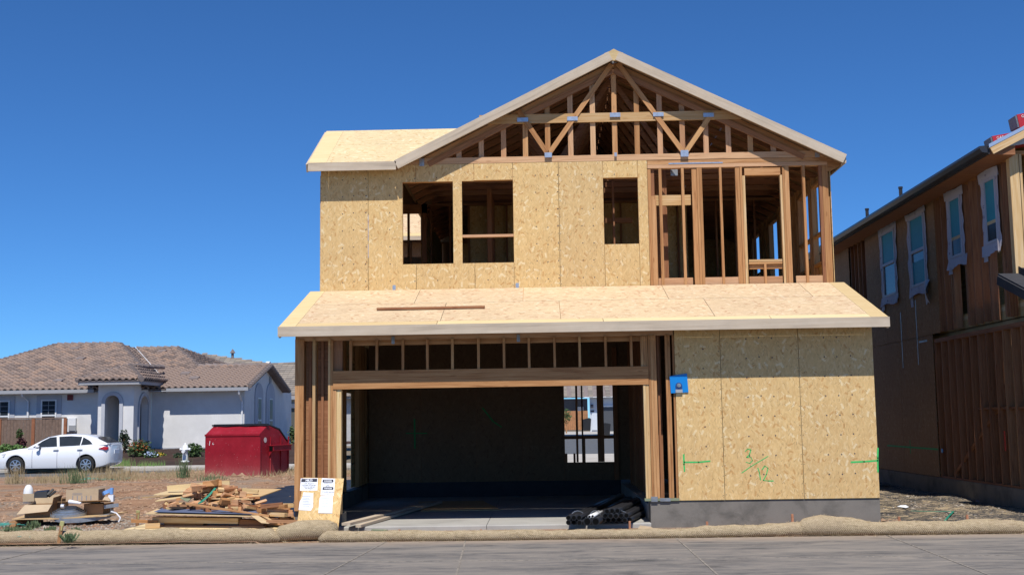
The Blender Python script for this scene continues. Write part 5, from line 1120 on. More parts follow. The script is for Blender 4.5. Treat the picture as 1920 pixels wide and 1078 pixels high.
# ------------------------------------------------------------------ seen through the garage, far across the back street
FYD = 112
FH = thing('far_grey_house', (atY(1120, 806, FYD).x, FYD, .3), 'distant pale grey house seen through the garage back opening', 'house')
def fbox(n, mt, x0, x1, y0, y1, d0, d1, parent=None):
    a = atY(x0, y1, FYD); b = atY(x1, y0, FYD); return MB().box(a.x, b.x, FYD+d0, FYD+d1, a.z, b.z).build(n, mt, parent or FH)
fbox('wall', 'siding_grey', 1040, 1106, 745, 808, 6, 6.4); fbox('wall', 'siding_pale', 1107, 1160, 744, 809, 0, .4); fbox('garage_door', 'garage_door_dark', 1131, 1160, 763, 808, -.12, -.01); fbox('door_lintel', 'white_paint', 1131, 1160, 759.5, 762.5, -.14, -.01)
fw_ = fbox('window', 'white_paint', 1085, 1098, 761, 771, 5.8, 5.99); fbox('wall_shutter', 'siding_pale', 1110, 1119, 774, 806, -.1, -.01)
q_ = fbox('lamp', 'ink', 1107.5, 1112, 758, 764.5, -.4, -.01); fbox('fascia', 'white_paint', 1093, 1160, 743.2, 745.4, -.9, -.8); fbox('house_number', 'ink', 1107.5, 1114, 769, 772, -.05, -.01)
z0_ = atY(1100, 744, FYD).z; pl = (z0_, FYD-.9, .42)
pts = [Vector((atY(1035, 744, FYD).x, FYD-.9, z0_)), Vector((atY(1175, 744, FYD).x, FYD-.9, z0_)), Vector((atY(1175, 744, FYD).x, FYD+7, z0_+.42*7.9)), Vector((atY(1035, 744, FYD).x, FYD+7, z0_+.42*7.9))]
tiled(FH, pts, (1, 0, 0), 0, 'flat_tile', .8, .40, FT)
F2 = thing('cedar_fence', atY(1080, 806, FYD), 'distant orange-brown cedar fence seen through the garage back opening', 'fence')
a = atY(1055, 806, 110); b = atY(1105, 806, 110); zt = atY(1080, 770, 110).z; n = int((b.x-a.x)/.18); me_ = MB().box(-.085, .085, -.01, .01, 0, zt-a.z).mesh('fence_board', 'fence_cedar')
for i in range(n): put(bpy.data.objects.new('fence_board', me_), F2, Matrix.Translation((a.x+.09+i*.18, 110, a.z)))
c = atY(1101, 807, 109); o = MB().prism([(c.x-.33, 0, c.z), (c.x+.3, 0, c.z), (c.x+.38, 0, c.z+1.05), (c.x+.2, 0, c.z+1.15), (c.x-.4, 0, c.z+1.0)], (0, .7, 0)); o.v = [(x, y+109, z) for x, y, z in o.v]; tag(o.build('wheelie_bin', 'bin_black'), 'black wheeled rubbish bin beside the distant cedar fence', 'bin')
c = atY(1137, 816, 106); o = MB().prism([(c.x-.33, 0, c.z), (c.x+.3, 0, c.z), (c.x+.4, 0, c.z+1.0), (c.x-.1, 0, c.z+1.1), (c.x-.42, 0, c.z+.95)], (0, .7, 0)); o.v = [(x, y+106, z) for x, y, z in o.v]; tag(o.build('wheelie_bin', 'bin_black'), 'dark wheeled bin in front of the distant garage door', 'bin')
T_ = thing('young_tree', atY(1062, 812, 108), 'small young tree in front of the distant cedar fence', 'tree')
MB().tube([(0, 0, 0), (.05, 0, 1.0), (0, .05, 2.0)], [.06, .05, .02], 6).build('trunk', 'stake_wood', T_, mw=WM[T_]); leaves(MB(), (0, 0, 1.55), .55, .5, .75, 350, .09).build('crown', 'leaf', T_, mw=WM[T_])
F3 = thing('far_dark_house', atY(1205, 806, 96), 'distant dark grey house with lap siding and white trimmed window, seen beside the garage post', 'house')
def f3(n, mt, x0, x1, y0, y1, d0, d1, parent=None):
    a = atY(x0, y1, 96); b = atY(x1, y0, 96); return MB().box(a.x, b.x, 96+d0, 96+d1, a.z, b.z).build(n, mt, parent or F3)
f3('wall', 'siding_grey', 1160, 1230, 715, 812, 0, .3)
a = atY(1160, 812, 96); b = atY(1202, 740, 96); n = 28
me_ = MB().prism([(0, 0, 0), (0, -.03, 0), (0, -.008, .17), (0, 0, .17)], (b.x-a.x, 0, 0)).mesh('siding_board', 'siding_grey')
for i in range(20): put(bpy.data.objects.new('siding_board', me_), F3, Matrix.Translation((a.x, 95.99, a.z+.18*i)))
w_ = f3('window', 'white_paint', 1203, 1222, 742, 806, -.15, -.01); f3('pane', 'glass_house', 1206, 1219, 745, 780, -.2, -.151, w_); f3('pane', 'siding_pale', 1206, 1219, 783, 803, -.2, -.151, w_)
# ------------------------------------------------------------------ wattles along the street edge
def wattle(pts, rr, label):
    P_ = []; rad = []; n = 26
    for (a, b), (ra, rb) in zip(zip(pts, pts[1:]), zip(rr, rr[1:])):
        L = (Vector(b)-Vector(a)).length; k_ = max(4, int(L/.07))
        for i in range(k_): t = i/k_; P_.append(Vector(a).lerp(Vector(b), t)); rad.append(ra+(rb-ra)*t)
    P_.append(Vector(pts[-1])); rad.append(rr[-1])
    P2 = []; R2_ = []
    for i, p in enumerate(P_):
        e = min(1, i/3+.35, (len(P_)-1-i)/3+.35); r_ = rad[i]*(.97+.22*noise.noise(Vector((p.x*1.3, 0, 2)))+.12*noise.noise(Vector((p.x*4, 0, 7))))*e
        P2.append(Vector((p.x, p.y+.04*noise.noise(Vector((p.x*.7, 3, 0))), p.z+r_*.86))); R2_.append(r_)
    mm = MB().tube(P2, R2_, 18)
    mm.v = [(x, y, max(z, -.097)+.012*noise.noise(Vector((x*11, y*11, z*11)))) for x, y, z in mm.v]
    o = tag(mm.build('straw_roll', 'straw_wattle', smooth=True), label, 'straw roll', 'straw rolls along the street edge'); fb = MB()
    for _ in range(int(len(P2)*16)):
        i = random.randrange(1, len(P2)-1); a = random.uniform(-.4, 3.3); p = P2[i]+Vector((random.uniform(-.04, .04), -math.cos(a)*R2_[i]*1.01, math.sin(a)*R2_[i]*1.01)); p.z = max(p.z, -.09)
        t = random.gauss(0, .7); nrm = Vector((0, -math.cos(a), math.sin(a))); tan = Vector((0, math.sin(a), math.cos(a))); d = (Vector((math.cos(t), 0, 0))+tan*math.sin(t)+nrm*random.uniform(-.05, .35)).normalized()*random.uniform(.02, .06); e = d.cross(nrm).normalized()*.0022
        fb.add([p-e, p+e, p+d+e, p+d-e], [(0, 1, 2, 3)])
    tag(fb.build('straw_fibres', 'straw', o), kind='stuff'); return o
wattle([(-13, 18.35, -.1), (-9, 18.22, -.1), (-6.6, 18.2, -.1), (-4.6, 18.17, -.1), (-3.95, 18.17, -.1)], [.12, .125, .115, .12, .12], 'thick straw roll along the street in front of the scrap lumber')
wattle([(-4.1, 18.22, -.1), (-3.7, 18.25, -.07), (-3.25, 18.3, -.06), (-3.12, 18.33, -.06)], [.12, .14, .14, .11], 'short thick end of straw roll lying against the foot of the notice board')
wattle([(-3.35, 18.1, -.1), (-1, 18.03, -.1), (1.5, 18.05, -.1), (3.2, 18.1, -.1), (3.95, 18.14, -.1)], [.095, .08, .075, .095, .12], 'thin straw roll in front of the garage opening')
wattle([(3.75, 18.14, -.1), (4.3, 18.12, -.1), (5.0, 18.08, -.1), (7, 18.08, -.1), (12, 18.08, -.1)], [.15, .15, .115, .105, .10], 'straw roll in front of the concrete footing and the right lot')
mm = MB()
for _ in range(2600):
    x = random.uniform(-9, 8); y = 18.05+abs(random.gauss(0, .12)) if random.random() < .5 else 18.0-abs(random.gauss(0, .08)); a = random.uniform(0, 6.3); L = random.uniform(.02, .07)
    z = (-.094 if y < 18.02 else gz(x, y)+.006); p = Vector((x, y, z)); d = Vector((math.cos(a), math.sin(a), random.uniform(0, .4))).normalized()*L; e = Vector((-d.y, d.x, 0)).normalized()*.003; mm.add([p-e, p+e, p+d+e, p+d-e], [(0, 1, 2, 3)])
tag(mm.build('loose_straw', 'straw'), 'loose straw fibres scattered along the straw rolls', 'straw', kind='stuff')
for i, (px, py, h_) in enumerate(((1326, 990, .1), (1486, 981, .14), (1532, 979, .08), (1686, 981, .1), (1814, 981, .13), (902, 998, .05), (1181, 989, .1), (749, 998, .05))):
    c = atY(px, py, 18.2); m = MB().box(c.x-.016, c.x+.016, 18.2-.016, 18.2+.016, c.z-.2, c.z+h_)
    lab = ['beside the concrete footing, left', 'at the bulge of the right straw roll', 'just right of the straw roll bulge', 'left of the green strap', 'at the far right of the street edge', 'below the middle of the garage opening', 'just right of the pipe bundles', 'left in front of the garage slab'][i]
    tag(m.build('stake_top', 'stake_orange'), 'orange stake top poking from a straw roll '+lab, 'stake', 'stakes pinning the straw rolls')
def stake(px0, py0, px1, py1, Y_, w, label):
    T_ = thing('wooden_stake', atY(px0, py0, Y_), label, 'stake'); a = atY(px0, py0, Y_); b = atY(px1, py1, Y_-.05); 
    lumber(T_, 'shaft', a-Vector((0, 0, .1)), b, w, .02, 'stake_wood'); d = (b-a).normalized()
    m = MB().bar(b-d*.06, b+d*.01, w*1.2, .024, (1, 0, 0)).bar(b-d*.05+Vector((.012, -.014, 0)), b-d*.13+Vector((.02, -.02, 0)), w*.4, .008, (1, 0, 0)); m.build('flag_tape', 'stake_flag', T_)
stake(108, 1018, 117, 978, 18.12, .05, 'leaning brown stake with yellow tape standing at the left straw roll')
stake(257, 982, 259, 958, 19.4, .045, 'short stake with yellow tape between the rubbish heap and the scrap lumber')
# ------------------------------------------------------------------ notice board
BLc, BRc, TLc = atY(556, 990, 18.44), atY(634, 992, 18.44), atY(563, 894.5, 18.80)
U_ = (BRc-BLc); bw = U_.length; U_.normalize(); V_ = (TLc-BLc); V_ = (V_-U_*V_.dot(U_)); bh = V_.length; V_.normalize(); Nn = U_.cross(V_)
SB = thing('notice_board', BLc, 'strand board sheet leaning on the garage post with four white papers pinned to it', 'sign board')
BM = Matrix((U_, -Nn, V_)).transposed().to_4x4(); BM.translation = BLc
if bw > 0: MB().box(0, bw, .0, .012, -.03, bh).build('board', 'osb_wall', SB, mw=BM)
def bpt(px, py):        # pixel on the board plane -> local x, z
    d = rayd(px, py); o_ = Vector((0, 0, EYE)); t = (BLc-o_).dot(Nn)/d.dot(Nn); p = o_+d*t-BLc; return p.dot(U_), p.dot(V_)
def bquad(pxs, off, th, name, mat, parent):
    m = MB(); m.prism([(bpt(*p)[0], -off, bpt(*p)[1]) for p in pxs], (0, -th, 0)); return m.build(name, mat, parent, mw=BM)
def btext(px, py, txt, size, mat, parent, bold=0):
    x, z = bpt(px, py); return text(parent, 'lettering', txt, size, mat, BM @ Matrix.Translation((x, -.0062, z)) @ Matrix.Rotation(R(90), 4, 'X'), bold=bold)
p1 = bquad([(562.5, 919.5), (595, 919), (596, 896), (564, 896.5)], .001, .002, 'paper', 'paper', SB)
bquad([(564.5, 903.5), (594.5, 903), (595, 897), (565.5, 897.5)], .0035, .001, 'header_box', 'ink', p1); btext(579.5, 900.6, 'HILTI', .046, 'paper', p1, .002)
for i, tx in enumerate(('LOW VELOCITY', 'POWDER ACTUATED', 'TOOLS IN USE ON', 'THIS PROJECT')): btext(579.5, 906.4+3.1*i, tx, .022, 'ink', p1)
p2 = bquad([(560, 955.5), (583, 957), (587, 950), (587.5, 924), (569, 922.5), (567, 932), (562, 940)], .001, .003, 'paper', 'paper', SB)
p3 = bquad([(601, 928), (626, 929), (628.5, 897), (603.5, 896)], .001, .002, 'paper', 'paper', SB)
for y_ in (901.5, 915.5):
    bquad([(605, y_+2.6), (624.5, y_+2.6), (625.5, y_), (624.8, y_-2.8), (606, y_-2.8), (604.8, y_)], .0035, .001, 'header_box', 'ink', p3); btext(615.2, y_+.1, 'DANGER', .030, 'paper', p3, .001)
for i, (y_, tx) in enumerate(((906, 'CONSTRUCTION'), (909, 'AREA'), (911.2, 'KEEP OUT'), (922, 'AUTHORIZED PERSONNEL'), (925.5, 'ONLY'))): btext(614.8, y_, tx, .016, 'ink', p3)
p4 = bquad([(597, 961.5), (623, 962), (624.5, 929.5), (602, 929.5), (599.5, 933)], .004, .003, 'paper', 'paper', SB)
for p_, x_, y0_ in ((p2, 575, 930), (p4, 611.5, 934)):
    for i in range(7): a, b = bpt(x_-8, y0_+3*i), bpt(x_+8-(i*3 % 5), y0_+3*i); MB().box(a[0], b[0], -.0085, -.0075, a[1]-.0015, a[1]+.0015).build('print_line', 'ink_grey', p_, mw=BM)
# ------------------------------------------------------------------ scrap lumber pile
GRP = 'offcuts and boards of the scrap lumber pile'
def brd(px0, py0, px1, py1, Y0, Y1, w, d, label, mat='lumber', nm='scrap_board'):
    a = atY(px0, py0, Y0); b = atY(px1, py1, Y1); return tag(lumber(None, nm, a, b, w, d, mat, (0, 1, 0)), label, 'board', GRP)
def shet(pf0, pf1, Y0, depth, rise, th, label, mat='plywood', skew=0):
    a = atY(*pf0, Y0); b = atY(*pf1, Y0); up_ = Vector((skew, depth, rise)); m = MB(); m.prism([a, b, b+up_, a+up_], (0, 0, th)); return tag(m.build('plywood_sheet', mat), label, 'plywood sheet', GRP)
shet((232, 994), (527, 996), 18.66, 1.0, .03, .018, 'lowest pale plywood sheet under the whole scrap lumber pile', 'ply_pale', .15)
for px in (322, 480): a = atY(px, 1001, 18.72); tag(lumber(None, 'bearer', a, a+Vector((0, 1.2, .02)), .09, .07, 'lumber'), 'reddish bearer block under the lowest sheet, '+('left' if px < 400 else 'right')+' one', 'board', GRP)
brd(290, 987.5, 500, 988.5, 19.12, 19.12, .3, .07, 'long reddish board lying lowest on the bottom sheet', 'lumber_pink'); brd(312, 980, 385, 981, 19.15, 19.15, .25, .06, 'shorter board second in the stack, with a dark gap right of it', 'lumber')
brd(272, 985.5, 300, 984.5, 18.78, 18.85, .09, .07, 'short pale block end at the lower left of the scrap stack', 'lumber_pale')
brd(291, 973, 450, 975, 19.12, 19.12, .28, .085, 'long pale board third in the stack with a lit left end', 'lumber_pale'); brd(246, 976, 296, 978, 18.9, 18.95, .04, .05, 'thin stick poking out to the left of the scrap stack', 'lumber')
brd(452, 978, 498, 981, 19.15, 19.15, .25, .10, 'dark short board at the right side of the stack', 'lumber_dark')
shet((273, 963.5), (480, 968.5), 18.80, 1.0, .05, .014, 'broad plywood sheet with a blue-grey face lying on the stacked boards', 'plywood')
a = atY(289, 961, 18.80); b = atY(480, 965.5, 18.8); tag(MB().prism([a+Vector((0, .005, .014)), b+Vector((0, .005, .014)), b+Vector((0, .9, .07)), a+Vector((0, .9, .07))], (0, 0, .006)).build('coated_sheet', 'sheet_blue'), 'thin blue-grey coated sheet on the broad plywood sheet', 'sheet', GRP)
m = MB(); m.prism([atY(470, 966, 18.79), atY(484, 966, 18.78), atY(505, 981, 18.72), atY(490, 980, 18.73)], (0, .5, .05)); tag(m.build('plywood_sheet', 'plywood'), 'small plywood piece slanting down at the right front corner of the stack', 'plywood sheet', GRP)
shet((291, 940), (352, 932), 19.3, .9, .05, .012, 'small pale plywood piece low at the left side of the heap', 'ply_pale'); shet((288, 928), (372, 926), 19.5, .7, .04, .014, 'weathered plywood strip sticking out left under the heap', 'plywood', .1)
shet((398, 935.5), (474, 936.5), 19.2, .95, .10, .014, 'upper plywood sheet on the right of the heap with offcuts on it', 'plywood', .25)
shet((338, 934), (352, 941), 19.1, .5, .10, .012, 'short green-stained strip of plywood leaning in the heap', 'treated_wood')
brd(314, 915, 431, 905, 19.7, 19.8, .05, .085, 'long whitish board lying highest across the scrap heap', 'ply_pale'); brd(350, 944, 505, 967, 18.95, 18.80, .05, .03, 'long thin brown stick slanting down across the front of the heap', 'lumber')
brd(500, 977, 572, 977, 18.75, 18.72, .04, .045, 'thin pinkish stick reaching right to the notice board', 'lumber_pink'); brd(455, 917, 484, 921, 19.6, 19.6, .05, .05, 'short pale board end at the right of the heap top', 'ply_pale')
brd(268, 932, 318, 929, 20.2, 20.2, .08, .02, 'flat greyish board lying on the dirt left behind the heap', 'plywood')
BLK = ['lumber', 'lumber_pale', 'lumber_pink', 'lumber', 'lumber_pink', 'lumber_dark']
def block(c, L, w, d, rot, lab, mat):
    a = Vector(c); v = Vector((L/2, 0, 0)); v.rotate(Matrix.Rotation(rot[2], 3, 'Z') @ Matrix.Rotation(rot[1], 3, 'Y')); sd = Vector((0, math.cos(rot[0]), math.sin(rot[0])))
    lab = {'lumber_dark': 'dark brown ', 'lumber': 'orange-brown ', 'lumber_pale': 'pale ', 'lumber_pink': 'pinkish '}[mat]+('short ' if L < .17 else 'long ')+lab
    return tag(lumber(None, 'wood_offcut', a-v, a+v, w, d, mat, sd), lab, 'wood block', GRP)
random.seed(11)
def heap(n, x0, x1, prof, Yr, lab, z0f=None, Ls=(.10, .16, .22, .3)):
    for i in range(n):
        t = random.random(); px = x0+(x1-x0)*t; ptop, pbot = prof(t); Y_ = random.uniform(*Yr); py = random.uniform(ptop, pbot); c = atY(px, py, Y_)
        block(c, random.choice(Ls), random.choice((.038, .089)), random.choice((.038, .038, .089)), (random.uniform(-.5, .5), random.uniform(-.25, .25), random.uniform(-1.3, 1.3)), lab, random.choice(BLK))
heap(95, 342, 480, lambda t: (937-33*math.sin(math.pi*min(1, t*.95+.08)), 934), (19.25, 19.75), 'offcut jumbled on top of the scrap heap')
heap(26, 295, 490, lambda t: (944, 959), (18.98, 19.35), 'sawn offcut in the middle layer of the scrap lumber pile', Ls=(.12, .2, .3))
for x_ in (320, 350, 380, 410, 440, 465): brd(x_-14, 950, x_+16, 952, 19.2, 19.3, .2, .09, 'thick dark board in the core of the scrap pile', 'lumber_dark')
heap(9, 400, 490, lambda t: (938, 944), (19.1, 19.3), 'offcut under the upper right plywood sheet', Ls=(.14, .2))
for r_, (ya, x_a, x_b, n) in enumerate(((982, 492, 545, 8), (973, 495, 547, 9), (964, 488, 545, 8), (956, 486, 540, 7), (948, 484, 535, 5))):
    for i in range(n):
        c = atY(x_a+(x_b-x_a)*(i+.5)/n, ya+random.uniform(-2, 2), random.uniform(18.95, 19.3)); block(c, random.choice((.14, .22, .34)), .089, random.choice((.038, .06)), (0, random.uniform(-.08, .08), random.uniform(-.5, .5)), 'offcut in the stepped stack at the scrap pile right end', random.choice(BLK))
m = MB(); pts = [atY(*p) for p in ((414, 903, 19.5), (405, 913, 19.35), (392, 928, 19.2), (380, 938, 19.12), (372, 944, 19.1))]
for p, q in zip(pts, pts[1:]): m.bar(p, q, .004, .03, (0, 1, 0))
tag(m.build('packing_strap', 'green_strap'), 'green plastic strap draped over the scrap lumber heap', 'strap')
random.seed(5)
# ------------------------------------------------------------------ rubbish on a plywood sheet
m = MB(); tp = [atY(22, 979, 20.15), atY(100, 980, 20.1), atY(200, 980, 20.1), atY(240, 962, 20.9), atY(50, 966, 21.1)]
for t in tp: t.z = .13+(.04 if t.x > -7.3 else 0)
tag(m.prism(tp, (0, 0, .016)).build('plywood_sheet', 'plywood'), 'plywood sheet on round logs that carries the cardboard rubbish', 'plywood sheet')
for px in (27, 134):
    c = atY(px, 984, 20.2); T_ = tag(MB().tube([(c.x, 20.12, .055), (c.x+.1, 21.0, .055)], .062, 12).build('log', 'stake_wood'), 'round log end under the '+('left' if px < 50 else 'middle')+' of the rubbish sheet', 'log')
def cbox(px0, px1, py0, py1, Y_, dep, label, mat='cardboard', flaps=True, rot=0, printed=False, tiltz=0):
    a = atY(px0, py1, Y_); b = atY(px1, py0, Y_); w = b.x-a.x; h = b.z-a.z; c = Vector(((a.x+b.x)/2, Y_, a.z)); T_ = thing('cardboard_box', c, label, 'cardboard box', None, rot); mw = WM[T_]; t = .006
    m = MB(); m.box(-w/2, w/2, 0, t, 0, h).box(-w/2, w/2, dep-t, dep, 0, h).box(-w/2, -w/2+t, t, dep-t, 0, h).box(w/2-t, w/2, t, dep-t, 0, h).box(-w/2+t, w/2-t, t, dep-t, 0, t); m.build('carton', mat, T_, mw=mw)
    if flaps:
        fl = dep*.5
        m = MB(); m.prism([(-w/2, 0, h), (w/2, 0, h), (w/2-.02, -fl*.75, h-.10), (-w/2-.08, -fl*.8, h-.14)], (0, 0, .006)); m.build('flap', 'cardboard_pale', T_, mw=mw)
        m = MB(); m.prism([(w/2, 0, h), (w/2, dep, h), (w/2+.06, dep, h+.14), (w/2+.02, 0, h+.12)], (.006, 0, 0)); m.build('flap', mat, T_, mw=mw)
        m = MB(); m.prism([(-w/2, dep, h), (w/2, dep, h), (w/2, dep+.05, h+.15), (-w/2, dep+.03, h+.1)], (0, .006, 0)); m.build('flap', 'cardboard_pale', T_, mw=mw)
    if printed:
        m = MB()
        for i in range(5): x = -w/2+w*(.2+.14*i); m.box(x, x+w*.025, -.0015, 0, h*.2, h*.55)
        for i in range(3): m.box(-w/2+w*.2, -w/2+w*.5, -.0015, 0, h*(.6+.06*i), h*(.62+.06*i))
        m.build('printing', 'ink_grey', T_, mw=mw)
    return T_
cbox(47, 96, 946, 972, 20.35, .45, 'open brown cardboard box with its front flap hanging down, left on the rubbish sheet', rot=R(8))
cbox(100, 116, 935, 968, 20.75, .3, 'narrow brown cardboard carton behind the metal coil', flaps=False)
c2 = cbox(156, 194, 944, 966, 20.5, .4, 'brown cardboard box under the printed carton', rot=R(-6), flaps=False)
T_ = cbox(124, 184, 917, 943, 20.55, .38, 'crushed pale carton with black printing lying on top of the rubbish', 'cardboard_pale', False, R(4), True); 
m = MB(); c = atY(164, 942, 20.4); m.prism([(c.x-.5, 20.35, c.z+.02), (c.x+.32, 20.3, c.z+.04), (c.x+.34, 20.6, c.z+.0), (c.x-.45, 20.7, c.z-.01)], (0, 0, .008)); tag(m.build('cardboard_flap', 'cardboard'), 'flat brown cardboard flap under the crushed printed carton', 'cardboard')
c = atY(53, 932, 20.6); T_ = thing('white_canister', c, 'white plastic canister standing in the open cardboard box', 'canister'); MB().lathe([(.085, -.1), (.085, .06), (.075, .14), (.045, .20), (.02, .215)], n=14).build('shell', 'white_paint', T_, mw=WM[T_], smooth=True); MB().lathe([(.087, -.02), (.087, .02)], n=14).build('band', 'meter_grey', T_, mw=WM[T_])
c = atY(57, 936, 20.55); tag(MB().box(c.x-.11, c.x+.09, 20.5, 20.52, c.z-.03, c.z+.10).build('cardboard_piece', 'cardboard_pale'), 'tan cardboard piece in front of the white canister', 'cardboard')
c = atY(78, 927, 20.5); m = MB(); m.prism([(c.x-.11, 20.45, c.z-.05), (c.x+.11, 20.45, c.z-.05), (c.x+.09, 20.5, c.z+.06), (c.x-.13, 20.5, c.z+.04)], (0, .12, .02)); tag(m.build('black_case', 'black_plastic'), 'black plastic case on the open cardboard box', 'case')
for i, (a, b) in enumerate((((88, 928), (100, 917)), ((92, 930), (104, 921)))): tag(MB().bar(atY(*a, 20.5), atY(*b, 20.6), .05, .03).build('black_strip', 'black_plastic'), ('left' if i == 0 else 'right')+' of two black strips leaning out of the cardboard box', 'strip')
# metal coil and long band
cc = atY(127, 962, 20.3); T_ = thing('metal_coil', (cc.x, 20.35, .15), 'coil of galvanised metal strap lying on the rubbish sheet', 'metal coil'); 
for k in range(5):
    m = MB(); r_ = .30-.035*k; n = 32
    for i in range(n):
        a0_, a1_ = math.tau*i/n, math.tau*(i+1)/n; f = lambda a, r_=r_, k=k: Vector((cc.x-.02+r_*math.cos(a), 20.38+r_*.8*math.sin(a), .20+.018*k+.07*math.cos(a+.5)*0+.03*math.sin(a)))
        m.bar(f(a0_), f(a1_), .003, .05, Vector((math.cos(a0_), math.sin(a0_), 0)))
    m.build('winding', 'galvanised' if k % 2 else 'galv_dull', T_)
m = MB(); P_ = [atY(*p) for p in ((98, 967, 20.25), (104, 973, 20.12), (120, 976, 20.08), (150, 975, 20.1), (180, 971, 20.14), (205, 966, 20.25), (213, 960, 20.4), (206, 956, 20.6))]
for p, q in zip(P_, P_[1:]): m.bar(p, q, .004, .075, (q-p).cross(Vector((0, 0, 1))))
tag(m.build('metal_band', 'galv_dull'), 'long grey metal band curving in front of the cardboard boxes', 'metal band')
tag(MB().tube([atY(130, 940, 20.3), atY(152, 943, 20.25)], [.035, .02], 10).build('paper_roll', 'paper'), 'white rolled paper tube in front of the printed carton', 'paper roll'); tag(MB().tube([atY(115, 948, 20.4), atY(121, 948, 20.4)], .04, 10).build('paper_roll', 'paper'), 'short white roll left of the metal coil', 'paper roll')
tag(MB().bar(atY(193, 925, 20.6), atY(207, 919, 20.7), .06, .06).build('film_roll', 'blue_film'), 'blue plastic film bundle at the right end of the rubbish', 'plastic film'); tag(MB().tube([atY(209, 926, 20.6), atY(210, 914, 20.6)], .03, 10).build('can', 'blue_film'), 'light blue can standing highest at the right end of the rubbish', 'can')
tag(MB().box(*(lambda c: (c.x-.05, c.x+.04, 20.55, 20.62, c.z-.05, c.z+.06))(atY(210, 934, 20.6))).build('carton', 'paper'), 'small white and brown carton under the blue can', 'carton'); tag(MB().prism([atY(190, 940, 20.5), atY(206, 938, 20.5), atY(202, 930, 20.55), atY(196, 931, 20.55)], (0, .1, 0)).build('cardboard_piece', 'cardboard_pale'), 'torn tan cardboard piece below the blue bundle', 'cardboard')
m = MB().bar(atY(195, 950, 20.4), atY(222, 946, 20.5), .05, .06); tag(m.build('metal_offcut', 'galv_dull'), 'grey metal offcut lying right of the brown box', 'metal piece')
m = MB(); P_ = [atY(*p) for p in ((208, 958, 20.2), (218, 961, 20.15), (226, 970, 20.1), (222, 978, 20.1))]
for p, q in zip(P_, P_[1:]): m.bar(p, q, .004, .02)
tag(m.build('white_strap', 'paper'), 'thin white strap hanging off the right end of the rubbish sheet', 'strap')
# ------------------------------------------------------------------ black sheet, garage contents
m = MB(); ol = [(-6.9, 29), (-6.2, 33.5), (-3.95, 36), (-3.95, 19.3), (-4.45, 19.2), (-5.0, 21), (-5.9, 24.5)]
def bz(x, y): return .045+.05*max(0, noise.noise(Vector((x*1.6, y*1.6, 9))))+.02*noise.noise(Vector((x*6, y*6, 2)))
nx, ny = 40, 110; idx = {}; 
for j in range(ny):
    for i in range(nx):
        x, y = -7+3.1*i/nx, 19+17.2*j/ny
        if inside((x+.04, y+.08), ol):
            q = []
            for dx, dy in ((0, 0), (1, 0), (1, 1), (0, 1)):
                k_ = (i+dx, j+dy)
                if k_ not in idx: X_, Y2 = -7+3.1*k_[0]/nx, 19+17.2*k_[1]/ny; idx[k_] = len(m.v); m.v.append((X_, Y2, bz(X_, Y2)))
                q.append(idx[k_])
            m.f.append(tuple(q)); m.mi.append(0)
tag(m.build('ground_sheet', 'black_sheet', smooth=True), 'wrinkled black ground sheet beside the left wall, behind the scrap lumber', 'ground sheet')
def pipe(a, b, r_, label, mat='pipe_black', nm='pipe'):
    a, b = Vector(a), Vector(b); d = (b-a).normalized(); T_ = tag(MB().tube([a, b], r_, 14).build(nm, mat, smooth=False), label, 'pipe', 'pipes lying in the garage opening')
    m = MB().tube([a-d*.002, a-d*.001], r_*.78, 12); o = m.build('bore', 'hole_black', T_); T_.data.polygons.foreach_set('use_smooth', [len(p.vertices) == 4 for p in T_.data.polygons])
def bundle_p(px0, py0, Y0, rows, r_, label, dirv, L=5.4):
    c0 = atY(px0, py0, Y0)
    for j, (off, n) in enumerate(rows):
        for i in range(n):
            a = c0+Vector((off+i*2.06*r_, random.uniform(-.05, .05), j*1.75*r_)); b = a+Vector(dirv)*L+Vector((random.uniform(-.06, .06), 0, 0)); b.z = .045+r_+j*1.75*r_+random.uniform(0, .03); pipe(a, b, r_, label+('' if len(rows) == 1 else (', bottom row', ', second row', ', third row')[j]))
    c = c0+Vector(dirv)*.55; w = max(n for _, n in rows)*2.06*r_; m = MB()
    return c0
D1 = (.20, .975, 0)
bundle_p(1066, 979, 18.55, ((0, 3), (.0, 3)), .040, 'black plastic pipe in the leftmost bundle of the garage opening', D1); bundle_p(1101, 977, 18.5, ((0, 2),), .062, 'large black pipe under the two white pipes', D1)
c = atY(1105, 968, 18.5); 
for dx in (0, .052): pipe(c+Vector((dx, dx, .0)), c+Vector((dx, 0, 0))+Vector(D1)*.95, .024, ('left' if dx == 0 else 'right')+' of the two thin white pipes on the large black ones', 'white_paint')
bundle_p(1131, 975, 18.75, ((0, 6), (.03, 5), (.06, 3)), .040, 'black plastic pipe in the right bundle of the garage opening', (.22, .97, 0))
for px, w in ((1075, .26), (1108, .2), (1150, .4)):
    c = atY(px+8, 966, 18.9); m = MB(); n = 10
    for i in range(n): a0_, a1_ = math.pi*i/n, math.pi*(i+1)/n; m.bar((c.x+w/2*math.cos(a0_), c.y+.03*math.cos(a0_), .1+.15*math.sin(a0_)), (c.x+w/2*math.cos(a1_), c.y+.03*math.cos(a1_), .1+.15*math.sin(a1_)), .012, .008)
    tag(m.build('cable_tie', 'galv_dull'), {1075: 'pale tie around the leftmost pipe bundle', 1108: 'pale tie around the pipes below the white ones', 1150: 'pale tie around the right pipe bundle'}[px], 'tie')
for i, (a, b, zz) in enumerate((((-3.02, 18.55), (-2.2, 23.2), .09), ((-2.86, 18.75), (-2.0, 23.6), .07))): tag(lumber(None, 'fascia_offcut', (a[0], a[1], zz+.03*(i == 0)), (b[0], b[1], .10), .14 if i == 0 else .09, .04, 'fascia'), ('wider' if i == 0 else 'narrower')+' of two grey primed boards running into the garage at its left side', 'board')
